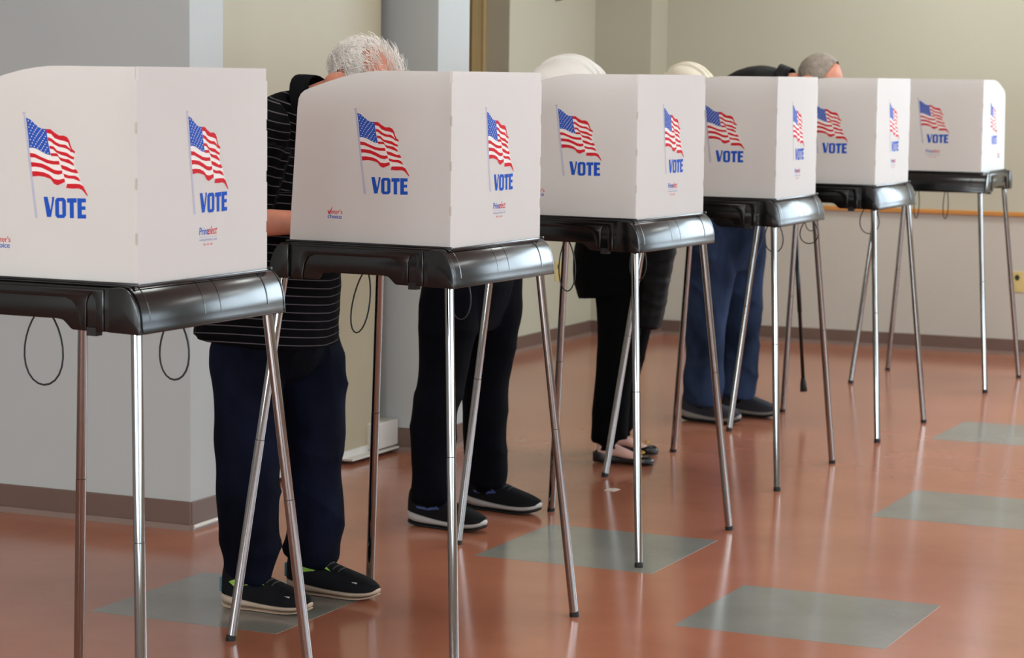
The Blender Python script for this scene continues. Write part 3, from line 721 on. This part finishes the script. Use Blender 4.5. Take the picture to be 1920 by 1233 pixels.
def stripes_mat():
    m = bpy.data.materials.new('striped_polo'); m.use_nodes = True; nt = m.node_tree; b = nt.nodes['Principled BSDF']; b.inputs['Roughness'].default_value = 0.85; b.inputs['Specular IOR Level'].default_value = 0.08
    at = nt.nodes.new('ShaderNodeAttribute'); at.attribute_name = 'stripe'
    mo = nt.nodes.new('ShaderNodeMath'); mo.operation = 'MODULO'; mo.inputs[1].default_value = 1.0; nt.links.new(at.outputs['Fac'], mo.inputs[0])
    lt = nt.nodes.new('ShaderNodeMath'); lt.operation = 'LESS_THAN'; lt.inputs[1].default_value = 0.12; nt.links.new(mo.outputs[0], lt.inputs[0])
    mx = nt.nodes.new('ShaderNodeMixRGB'); mx.inputs['Color1'].default_value = lin((4, 4, 6)); mx.inputs['Color2'].default_value = lin((84, 80, 84))
    nt.links.new(lt.outputs[0], mx.inputs['Fac']); nt.links.new(mx.outputs[0], b.inputs['Base Color']); MATS['striped_polo'] = m
stripes_mat()

def person(cfg):
    E = tag(empty('person', (cfg['base'][0], cfg['base'][1], 0)), cfg['label'], 'person', 'voters at the booths')
    yc = cfg['base'][1]; J = cfg
    # ---- body: one continuous skin mesh
    bm = bmesh.new()
    for nm in ('near', 'far'):
        h, kn, an = J['hip_' + nm], J['knee_' + nm], J['ankle_' + nm]
        loft(bm, cyl_smooth([(h, .060, .060), (kn, .042, .042), (tuple(np.array(kn) * .55 + np.array(an) * .45), .040, .040), (an, .034, .032), ((an[0] - .01, an[1], .07), .024, .022)]))
    sp = J['spine']    # (x,z,depth,width)
    loft(bm, cyl_smooth([((x, yc, z), d * .80, w * .84) for x, z, d, w in sp]), 24)
    nk, hc = Vector(J['neck']), Vector(J['head'])
    loft(bm, [(nk - (hc - nk) * .35, .062, .062), (nk, .056, .056), (nk.lerp(hc, .55), .055, .054), (hc, .05, .05)])
    for nm, sg in (('near', -1), ('far', 1)):
        s, el, w = J['shoulder_' + nm], J['elbow_' + nm], J['wrist_' + nm]
        loft(bm, cyl_smooth([(s, .050, .050), (tuple(np.array(s) * .5 + np.array(el) * .5), .043, .043), (el, .039, .039), (tuple(np.array(el) * .6 + np.array(w) * .4), .038, .038), (w, .026, .024)]), 16)
        hand(bm, w, (1, -sg * .25, -.12), (0, -sg * .25, -1), -1 if sg < 0 else -1 * -1, .55)
    Rm = head_parts(bm, hc, J['pitch'], 0.0, J.get('hsc', 1.0))
    fuse('body', bm, J['skin'], E, 0.006, 3)
    eyes(hc, Rm, E, J.get('hsc', 1.0))
    # ---- trousers
    bm = bmesh.new()
    for nm in ('near', 'far'):
        loft(bm, cyl_smooth([((c[0], c[1], c[2]), a, b) for c, a, b in J['leg_' + nm]], 4), 20)
    loft(bm, cyl_smooth([((x, yc, z), d, w) for x, z, d, w in J['seat']], 3), 24)
    fuse('trousers', bm, J['trouser_mat'], E, 0.008, 4, wrinkle(J.get('wr', .010), 6, 4.5, J['seed']))
    if J.get('socks', True):
        for nm in ('near', 'far'):
            a_ = J['ankle_' + nm]; bm = bmesh.new(); loft(bm, [((a_[0] - .01, a_[1], .065), .032, .029), ((a_[0], a_[1], .10), .039, .037), ((a_[0], a_[1], .14), .041, .039), ((a_[0], a_[1], .22), .046, .046)], 16)
            put(obj('sock', bm, 'shirt_plain', None, True), E)
    # ---- top
    bm = bmesh.new()
    loft(bm, cyl_smooth([((x, yc, z), d, w) for x, z, d, w in sp], 4), 28, tipf=-0.25)
    for nm in ('near', 'far'):
        s, el, w = (np.array(J[k + nm]) for k in ('shoulder_', 'elbow_', 'wrist_'))
        inn = s + np.array((0, -(s[1] - yc) * .45, .0))
        r = J.get('sleeve_r', .066)
        secs = [(tuple(inn), r * 1.15, r * 1.1), (tuple(s), r * 1.15, r * 1.15), (tuple(s * .5 + el * .5), r * 1.02, r * 1.02)]
        if J.get('long_sleeve'): secs += [(tuple(el), r * .92, r * .92), (tuple(el * .45 + w * .55), r * .78, r * .78), (tuple(el * .1 + w * .9), r * .58, r * .58)]
        else: secs += [(tuple(s * .15 + el * .85), r * 1.05, r * 1.05)]
        loft(bm, cyl_smooth(secs), 18)
    sh = fuse('shirt' if not J.get('long_sleeve') else 'jacket', bm, J['top_mat'], E, 0.008, 5, wrinkle(.006, 7, 6, J['seed'] + 5))
    if J['top_mat'] == 'striped_polo':
        me = sh.data; at = me.attributes.new('stripe', 'FLOAT', 'POINT'); vals = []
        segs = [(Vector(J['shoulder_' + n]), Vector(J['elbow_' + n])) for n in ('near', 'far')]
        for v in me.vertices:
            p = v.co; best = None
            for a, b in segs:
                ab = b - a; t = max(0, min(1, (p - a).dot(ab) / ab.length_squared)); dd = (p - (a + ab * t)).length
                if dd < .098 and t > 0.12: best = (p - a).dot(ab) / ab.length + 0.35 * p.x
            vals.append(100 + (best if best is not None else (3.0 - p.z + 0.05 * abs(p.y - yc) - .10 * (p.x + 3.47) ** 2 / .04 * .1 - (0.25 * (p.x + 3.47) if p.z > 1.2 else 0))) / .0235)
        at.data.foreach_set('value', vals)
    # collar ring
    if J.get('collar'):
        dirn = (hc - nk).normalized(); bm = bmesh.new(); n = 24; rings = []
        sd = Vector((0, 1, 0)); fw = sd.cross(dirn)
        for (o_, r_) in ((-.02, .086), (.012, .079), (.036, .074), (.040, .077), (.010, .090), (-.012, .098)):
            rings.append([bm.verts.new(nk + dirn * (o_ - (.02 if math.cos(2 * PI * k / n) < -.5 and False else 0)) + fw * math.cos(2 * PI * k / n) * r_ + sd * math.sin(2 * PI * k / n) * r_) for k in range(n)])
        for i in range(len(rings) - 1):
            for k in range(n): bm.faces.new((rings[i][k], rings[i][(k + 1) % n], rings[i + 1][(k + 1) % n], rings[i + 1][k]))
        put(obj('collar', bm, J['collar'], None, True), E)
    return E, Rm, hc

def hair_strands(name, parent, hc, Rm, material, count, cover, length, curl, r=0.0009, sc=1.0, seed=1):
    rnd = random.Random(seed); bm = bmesh.new()
    made = 0
    while made < count:
        u = rnd.uniform(-1, 1); a = rnd.uniform(0, 2 * PI); q = math.sqrt(1 - u * u); d = Vector((q * math.cos(a), q * math.sin(a), u))
        if rnd.random() > cover(d): continue
        p = Vector((-0.012, 0, 0.035)) + Vector((d.x * .101, d.y * .079, d.z * .096)); pts = []
        t = Vector((-0.6, 0.1 * rnd.uniform(-1, 1), -0.5)); t = (t - d * t.dot(d)).normalized(); b = d.cross(t); ph = rnd.uniform(0, 6.28); L = length * rnd.uniform(.6, 1.3)
        lift = rnd.uniform(.2, .7)
        for k in range(6):
            s = k / 5
            pts.append(Vector(hc) + Rm @ ((p + d * (lift * L * .5 * math.sin(s * 1.9)) + t * L * s + b * curl * math.sin(ph + s * 5) * s) * sc))
        tube(bm, pts, [r, r, r, r * .9, r * .7, r * .4], 3, False); made += 1
    return put(obj(name, bm, material, None, True), parent)
def hair_cap(name, parent, hc, Rm, material, keep, grow, sc=1.0, nz=0.004, seed=0.0):
    bm = bmesh.new(); bmesh.ops.create_icosphere(bm, subdivisions=5, radius=1.0)
    dele = [f for f in bm.faces if not keep(f.calc_center_median().normalized())]
    bmesh.ops.delete(bm, geom=dele, context='FACES')
    for v in bm.verts:
        d = v.co.normalized(); g = grow + nz * noise.noise(d * 9 + Vector((seed, 0, 0))) + nz * .7 * noise.noise(d * 23)
        p = Vector((-0.012, 0, 0.035)) + Vector((d.x * (.100 + g), d.y * (.077 + g), d.z * (.094 + g)))
        v.co = Vector(hc) + Rm @ (p * sc)
    return put(obj(name, bm, material, None, True), parent)

# ---------- person 1: white hair, striped polo
def leg(hip, knee, mid, hem, rs):
    return [(p, r, r2) for p, (r, r2) in zip((hip, knee, mid, hem), rs)]
P1 = dict(base=(-3.46, 6.0), label='white-haired man in black striped polo and navy jeans bending over a booth', skin='skin', seed=3.1,
    hip_near=(-3.47, 5.89, .93), knee_near=(-3.475, 5.875, .50), ankle_near=(-3.47, 5.865, .10),
    hip_far=(-3.44, 6.11, .93), knee_far=(-3.40, 6.125, .50), ankle_far=(-3.41, 6.13, .10),
    leg_near=[((-3.475, 5.915, .93), .100, .080), ((-3.482, 5.890, .74), .108, .094), ((-3.478, 5.878, .50), .094, .088), ((-3.466, 5.870, .28), .086, .082), ((-3.466, 5.866, .15), .080, .076), ((-3.478, 5.866, .100), .076, .072)],
    leg_far=[((-3.445, 6.085, .93), .100, .080), ((-3.42, 6.112, .74), .105, .094), ((-3.398, 6.122, .52), .092, .088), ((-3.402, 6.128, .42), .084, .082), ((-3.398, 6.13, .26), .085, .080), ((-3.410, 6.13, .15), .082, .076), ((-3.420, 6.13, .105), .076, .072)],
    seat=[(-3.46, .66, .10, .14), (-3.465, .76, .160, .180), (-3.47, .86, .155, .165), (-3.47, .95, .14, .15)],
    spine=[(-3.490, .765, .198, .218), (-3.482, .86, .198, .215), (-3.475, .98, .195, .21), (-3.465, 1.12, .180, .21), (-3.450, 1.25, .155, .215), (-3.425, 1.345, .120, .205), (-3.385, 1.405, .088, .155), (-3.345, 1.432, .06, .08)],
    neck=(-3.338, 6.0, 1.440), head=(-3.194, 6.0, 1.492), pitch=1.15, hsc=1.06, wr=.017,
    shoulder_near=(-3.405, 5.825, 1.375), elbow_near=(-3.465, 5.775, 1.115), wrist_near=(-3.205, 5.84, 1.120),
    shoulder_far=(-3.405, 6.175, 1.375), elbow_far=(-3.455, 6.24, 1.13), wrist_far=(-3.215, 6.055, 1.120),
    trouser_mat='jeans_navy', top_mat='striped_polo', collar='shirt_plain', sleeve_r=.075)
E1, Rm1, hc1 = person(P1)
hair_cap('hair', E1, hc1, Rm1, 'hair_white', lambda d: (d.x < 0.4 - 1.5 * max(0, d.z) and d.z < .45 + .12 * noise.noise(d * 6) and d.z > -0.9 and not (d.z < -.55 and d.x > -.2) and not (abs(d.y) > .55 and -.88 < d.z < -0.1 and -.38 < d.x)), 0.004, 1.06, 0.004, 2)
hair_strands('hair_strands', E1, hc1, Rm1, 'hair_white', 1900, lambda d: 0 if (d.z < -0.85 or (d.x > 0.6 and d.z < .35) or (abs(d.y) > .55 and -.88 < d.z < -0.1 and -.38 < d.x)) else (0.8 if d.z < 0.3 else 0.22 + .3 * abs(d.y)), 0.040, 0.012, 0.0008, 1.06, 5)
def sneaker_green(e, L, top, sp, bend, W):
    for sg in (-1, 1):
        patch('side_mark', e, [(.13, .26), (.30, .48), (.42, .66), (.52, .50), (.40, .50), (.34, .30), (.20, .18)], sp, sg, 'mark_green' if sg < 0 else 'mark_mint')
        patch('toe_tab', e, [(.76, .38), (.82, .36), (.82, .44)], sp, sg, 'sole_white')
    bm = bmesh.new(); box(bm, -.004, .010, -.022, .022, .045, .088); bevelled(obj('heel_tab', bm, 'heel_tan' if 'heel_tan' in MATS else 'heel_teal', e), .004, 2)
    laces(e, L, top)
shoe('shoe', E1, (-3.552, 5.872), (1, -.03), 0.295, 'shoe_black', 'sole_tan', 'sole_tan', sneaker_green)
shoe('shoe', E1, (-3.487, 6.135), (1, -.06), 0.315, 'shoe_black', 'sole_tan', 'sole_tan', sneaker_green)

# ---------- person 2: white cap, black jeans
P2_ = dict(base=(-3.50, 7.42), label='person in a white cap, dark jeans and black sneakers with white soles', skin='skin', seed=8.3,
    hip_near=(-3.52, 7.31, .93), knee_near=(-3.535, 7.25, .50), ankle_near=(-3.555, 7.24, .10),
    hip_far=(-3.50, 7.53, .93), knee_far=(-3.53, 7.60, .50), ankle_far=(-3.53, 7.615, .10),
    leg_near=[((-3.515, 7.32, .93), .112, .10), ((-3.525, 7.285, .72), .100, .092), ((-3.538, 7.255, .48), .082, .080), ((-3.553, 7.245, .40), .080, .078), ((-3.556, 7.24, .22), .074, .072), ((-3.558, 7.24, .14), .072, .068), ((-3.562, 7.24, .088), .070, .066)],
    leg_far=[((-3.50, 7.52, .93), .112, .10), ((-3.49, 7.56, .74), .102, .095), ((-3.528, 7.595, .48), .084, .080), ((-3.533, 7.605, .35), .078, .076), ((-3.535, 7.61, .22), .074, .072), ((-3.530, 7.615, .14), .076, .072), ((-3.536, 7.615, .092), .072, .070)],
    seat=[(-3.51, .66, .08, .13), (-3.51, .78, .125, .185), (-3.51, .90, .135, .19), (-3.50, 1.02, .125, .18)],
    spine=[(-3.495, .86, .125, .185), (-3.485, .96, .130, .19), (-3.465, 1.10, .130, .195), (-3.435, 1.24, .125, .205), (-3.395, 1.34, .110, .20), (-3.345, 1.405, .085, .15), (-3.30, 1.435, .055, .075)],
    neck=(-3.285, 7.42, 1.435), head=(-3.150, 7.42, 1.448), pitch=0.75, hsc=.95,
    shoulder_near=(-3.375, 7.24, 1.345), elbow_near=(-3.41, 7.215, 1.125), wrist_near=(-3.20, 7.29, 1.118),
    shoulder_far=(-3.375, 7.60, 1.345), elbow_far=(-3.41, 7.63, 1.125), wrist_far=(-3.20, 7.50, 1.118),
    trouser_mat='jeans_dark', top_mat='grey_cloth', sleeve_r=.066, long_sleeve=True)
E2, Rm2, hc2 = person(P2_)
def soft_cap(parent, hc, rot, r, material, seed, folds):
    bm = bmesh.new(); bmesh.ops.create_icosphere(bm, subdivisions=5, radius=1.0)
    bmesh.ops.delete(bm, geom=[f for f in bm.faces if f.calc_center_median().z < -0.30], context='FACES')
    for v in bm.verts:
        d = v.co.copy(); g = 1 + 0.03 * noise.noise(d * 2 + Vector((seed, 0, 0)))
        for q in range(folds):
            ph = d.z * 3.2 + d.x * (1.3 + q * .5) + d.y * (q - 1) * 1.3 + q * 1.7 + seed
            g += 0.06 * (abs(math.sin(ph * .8)) - .6)
        if d.z < -.18: g *= 1.03
        v.co = Vector(hc) + rot @ Vector((d.x * r[0] * g, d.y * r[1] * g, d.z * r[2] * g))
    o = put(obj('cap', bm, material, None, True), parent); md = o.modifiers.new('s', 'SOLIDIFY'); md.thickness = .004; md.offset = -1
    for yo, t0, t1, th in ((-.42, .12, .80, .011), (-.05, .20, .88, .012), (.35, .15, .75, .010)):
        bm = bmesh.new(); pts = []; rs = []
        for q in range(17):
            f = q / 16; t = PI * (t0 + (t1 - t0) * f); d = Vector((math.cos(t), yo + .30 * f, math.sin(t) * .95)).normalized()
            pts.append(Vector(hc) + rot @ Vector((d.x * r[0], d.y * r[1], d.z * r[2])) * 1.0); rs.append(.002 + th * math.sin(PI * f) ** .7)
        tube(bm, pts, rs, 10); c_ = obj('cap_fold', bm, material, None, True); c_.parent = o
    return o
soft_cap(E2, (-3.148, 7.42, 1.490), Matrix.Rotation(0.12, 3, 'Y'), (.138, .108, .104), 'cap_white', .4, 3)
def sneaker_blue(e, L, top, sp, bend, W):
    for sg in (-1, 1):
        for pts in ([(.20, .52), (.36, .46), (.44, .30), (.40, .30), (.34, .42), (.20, .49)], [(.16, .16), (.30, .20), (.44, .33), (.46, .28), (.32, .14), (.18, .11)]):
            patch('side_mark', e, pts, sp, sg, 'mark_blue')
    bm = bmesh.new(); box(bm, -.003, .008, -.012, .012, .055, .078); bevelled(obj('heel_tab', bm, 'sole_grey', e), .003, 2)
    laces(e, L, top)
shoe('shoe', E2, (-3.652, 7.262), (1, -.17), 0.318, 'shoe_black', 'sole_white', 'outsole', sneaker_blue, sole_h=.043)
shoe('shoe', E2, (-3.615, 7.640), (1, -.14), 0.310, 'shoe_black', 'sole_white', 'outsole', sneaker_blue, sole_h=.043)

# ---------- person 3: cream cap, long black top, flats
P3 = dict(base=(-3.53, 8.92), label='person in a cream cap, long black top, black trousers and black flats', skin='skin_pale', seed=12.7,
    hip_near=(-3.53, 8.84, .88), knee_near=(-3.53, 8.80, .48), ankle_near=(-3.54, 8.79, .09),
    hip_far=(-3.53, 9.02, .88), knee_far=(-3.53, 9.04, .48), ankle_far=(-3.61, 9.06, .09),
    leg_near=[((-3.53, 8.85, .90), .105, .095), ((-3.515, 8.83, .66), .098, .088), ((-3.515, 8.805, .46), .080, .075), ((-3.53, 8.795, .28), .074, .070), ((-3.535, 8.79, .115), .073, .068), ((-3.535, 8.79, .095), .072, .067)],
    leg_far=[((-3.53, 9.00, .90), .105, .095), ((-3.535, 9.02, .66), .095, .088), ((-3.56, 9.04, .46), .080, .075), ((-3.60, 9.05, .28), .074, .070), ((-3.61, 9.06, .115), .072, .068), ((-3.61, 9.06, .095), .072, .067)],
    seat=[(-3.53, .62, .08, .12), (-3.54, .74, .13, .18), (-3.54, .86, .14, .18), (-3.53, .98, .12, .16)],
    spine=[(-3.560, .665, .150, .195), (-3.570, .76, .165, .200), (-3.560, .88, .160, .200), (-3.535, 1.00, .140, .185), (-3.505, 1.12, .130, .18), (-3.47, 1.24, .125, .185), (-3.43, 1.32, .105, .175), (-3.39, 1.375, .08, .13), (-3.36, 1.405, .05, .07)],
    neck=(-3.35, 8.92, 1.40), head=(-3.290, 8.92, 1.445), pitch=0.60, hsc=.92,
    shoulder_near=(-3.42, 8.77, 1.32), elbow_near=(-3.44, 8.73, 1.10), wrist_near=(-3.28, 8.80, 1.118),
    shoulder_far=(-3.42, 9.07, 1.32), elbow_far=(-3.44, 9.10, 1.11), wrist_far=(-3.26, 8.98, 1.118),
    trouser_mat='black_cloth', top_mat='black_cloth', sleeve_r=.060, long_sleeve=True, wr=.005, socks=False)
E3, Rm3, hc3 = person(P3)
soft_cap(E3, (-3.282, 8.92, 1.482), Matrix.Rotation(0.25, 3, 'Y'), (.118, .096, .100), 'cap_cream', 2.1, 2)
def flat_shoe(parent, heel, direction, L):
    ang = math.atan2(direction[1], direction[0]); e = empty('shoe', (heel[0] - parent.location.x, heel[1] - parent.location.y, 0), ang); e.parent = parent
    st = [0, .04, .12, .25, .4, .55, .7, .82, .92, .98, 1.0]; wd = [.35, .62, .78, .74, .70, .80, .95, .95, .75, .45, .2]; ht = [.052, .056, .054, .042, .034, .031, .032, .036, .034, .026, .018]
    Wf = .037; bm = bmesh.new(); rr = []
    for s, w, h in zip(st, wd, ht):
        w *= Wf; ring = [(-w * .9, .002), (-w, .010), (-w, h * .7), (-w * .93, h)]
        if s > .74: ring += [(-w * .5, h * 1.12), (w * .5, h * 1.12)]
        else: ring += [(-w * .80, h * .5), (w * .80, h * .5)]
        ring += [(w * .93, h), (w, h * .7), (w, .010), (w * .9, .002)]
        rr.append([bm.verts.new((s * L, a, b)) for a, b in ring])
    n = len(rr[0])
    for i in range(len(rr) - 1):
        for q in range(n): bm.faces.new((rr[i][q], rr[i][(q + 1) % n], rr[i + 1][(q + 1) % n], rr[i + 1][q]))
    bm.faces.new(rr[0][::-1]); bm.faces.new(rr[-1]); o = obj('upper', bm, 'flat_black', e, True); md = o.modifiers.new('s', 'SUBSURF'); md.levels = md.render_levels = 2
    bm = bmesh.new()
    for sg in (-1, 1): tube(bm, [(.80 * L, 0, .046), (.79 * L, sg * .012, .056), (.82 * L, sg * .020, .050), (.80 * L, sg * .004, .046)], .0028, 6)
    obj('bow', bm, 'gold', e, True)
    bm = bmesh.new(); loft(bm, cyl_smooth([((.10 * L, 0, .055), .026, .026), ((.22 * L, 0, .058), .034, .026), ((.42 * L, 0, .050), .022, .028), ((.62 * L, 0, .036), .016, .031), ((.78 * L, 0, .028), .010, .028)]), 14)
    put(obj('foot', bm, 'skin_pale', None, True), e).matrix_parent_inverse = Matrix.Identity(4)
    return e
flat_shoe(E3, (-3.605, 8.79), (1, .06), .255); flat_shoe(E3, (-3.68, 9.06), (1, .06), .245)
# quilted jacket over the arm
bm = bmesh.new(); secs = []
for q in range(40):
    t = q / 39; z = 1.09 - t * .535
    x0 = -3.268 - .028 * t - .03 * t * t; puff = 1 + .06 * abs(math.sin(t * PI * 8))
    k_ = min(1.0, max(0.0, (t - .20) / .14)); k_ = k_ * k_ * (3 - 2 * k_)      # stays behind the tray edge, swings forward below it
    secs.append(((-3.408 * (1 - k_) + (x0 - .055) * k_, 8.80, z), (.045 * (1 - k_) + (.072 - .026 * t) * k_) * puff, .050 * puff))
loft(bm, secs, 20, 2.6)
fuse('quilted_jacket', bm, 'puffer', None, .007, 2, wrinkle(.006, 9, 12, 4.4))
tag(bpy.data.objects['quilted_jacket'], 'dark quilted puffer jacket hanging over the arm of the person in flats', 'jacket')

# ---------- person 4: blue jeans, black jacket
P4 = dict(base=(-3.55, 10.2), label='grey-haired man in black jacket, blue jeans and dark slip-on shoes', skin='skin', seed=21.2,
    hip_near=(-3.57, 10.09, .95), knee_near=(-3.60, 10.075, .50), ankle_near=(-3.60, 10.07, .10),
    hip_far=(-3.53, 10.31, .95), knee_far=(-3.525, 10.33, .50), ankle_far=(-3.53, 10.34, .10),
    leg_near=[((-3.565, 10.10, .95), .125, .105), ((-3.585, 10.085, .72), .112, .100), ((-3.595, 10.075, .50), .096, .090), ((-3.600, 10.07, .28), .088, .084), ((-3.604, 10.07, .13), .086, .082), ((-3.610, 10.07, .088), .083, .080)],
    leg_far=[((-3.53, 10.30, .95), .125, .105), ((-3.525, 10.315, .72), .112, .100), ((-3.525, 10.33, .50), .098, .090), ((-3.525, 10.335, .28), .088, .084), ((-3.526, 10.34, .13), .085, .080), ((-3.532, 10.34, .095), .082, .078)],
    seat=[(-3.55, .68, .10, .14), (-3.55, .80, .155, .19), (-3.55, .92, .165, .20), (-3.55, 1.04, .155, .19)],
    spine=[(-3.555, .885, .170, .205), (-3.55, .98, .17, .21), (-3.545, 1.12, .165, .215), (-3.53, 1.26, .155, .22), (-3.50, 1.38, .150, .225), (-3.45, 1.465, .125, .215), (-3.38, 1.508, .085, .16), (-3.315, 1.515, .058, .085)],
    neck=(-3.300, 10.2, 1.502), head=(-3.155, 10.2, 1.508), pitch=0.95, hsc=1.04,
    shoulder_near=(-3.43, 10.01, 1.43), elbow_near=(-3.45, 9.99, 1.15), wrist_near=(-3.27, 10.07, 1.120),
    shoulder_far=(-3.43, 10.39, 1.43), elbow_far=(-3.45, 10.41, 1.15), wrist_far=(-3.27, 10.30, 1.120),
    trouser_mat='jeans_blue', top_mat='black_jacket', collar='black_jacket', sleeve_r=.075, long_sleeve=True, wr=.012)
E4, Rm4, hc4 = person(P4)
hair_cap('hair', E4, hc4, Rm4, 'hair_grey', lambda d: (d.x < 0.35 - 0.5 * max(0, d.z) and d.z > -0.6 and not (abs(d.y) > .75 and -.5 < d.z < -0.1 and d.x > -.25)), 0.005, 1.04, 0.002, 9)
shoe('shoe', E4, (-3.708, 10.10), (1, -.22), .305, 'shoe_grey', 'sole_grey', 'outsole', None, sole_h=.043)
shoe('shoe', E4, (-3.62, 10.372), (1, -.20), .300, 'shoe_grey', 'sole_grey', 'outsole', None, sole_h=.043)

# ------------------------------------------------------------------ cane hooked on the tray edge, scrap on the floor
c0 = Vector((-3.283, 10.545, 0.115)); c1 = Vector((-3.345, 10.545, 0.90)); dv = (c1 - c0).normalized()
ce = tag(empty('walking_cane', (c0.x, c0.y, 0)), 'black walking cane with a silver collar hanging from a booth tray', 'cane')
def rel(p): return p - Vector((c0.x, c0.y, 0))
bm = bmesh.new(); tube(bm, [rel(c0), rel(c0.lerp(c1, .45)), rel(c0.lerp(c1, .452)), rel(c0.lerp(c1, .90))], [.0085, .0085, .0105, .0105], 14); obj('shaft', bm, 'cane_black', ce, True)
bm = bmesh.new(); tube(bm, [rel(c0.lerp(c1, .90)), rel(c0.lerp(c1, .965))], .0085, 14); obj('collar', bm, 'chrome', ce, True)
top = c0.lerp(c1, .965)
bm = bmesh.new(); e1 = Vector((-3.355, 10.545, 1.10)); tube(bm, [rel(top), rel(top.lerp(e1, .6)), rel(e1), rel(e1 + Vector((-.002, -.018, .022))), rel(e1 + Vector((0, -.06, .030))), rel(e1 + Vector((0, -.10, .022)))], [.010, .011, .012, .014, .014, .011], 14); obj('handle', bm, 'cane_black', ce, True)
bm = bmesh.new(); tube(bm, [rel(c0 - dv * .012), rel(c0 - dv * .010), rel(c0 + dv * .03), rel(c0 + dv * .05)], [.015, .017, .014, .010], 14); obj('rubber_tip', bm, 'rubber', ce, True)
bm = bmesh.new(); prism(bm, [(-.022, -.03), (.018, -.034), (.025, .02), (.0, .036), (-.02, .024)], lambda a, b, t: (a, b, t), 0.0003, 0.0012)
o = tag(obj('paper_scrap', bm, 'paper'), 'tiny pale paper scrap lying on the terracotta floor', 'scrap'); o.location = (-3.291, 8.219, 0)
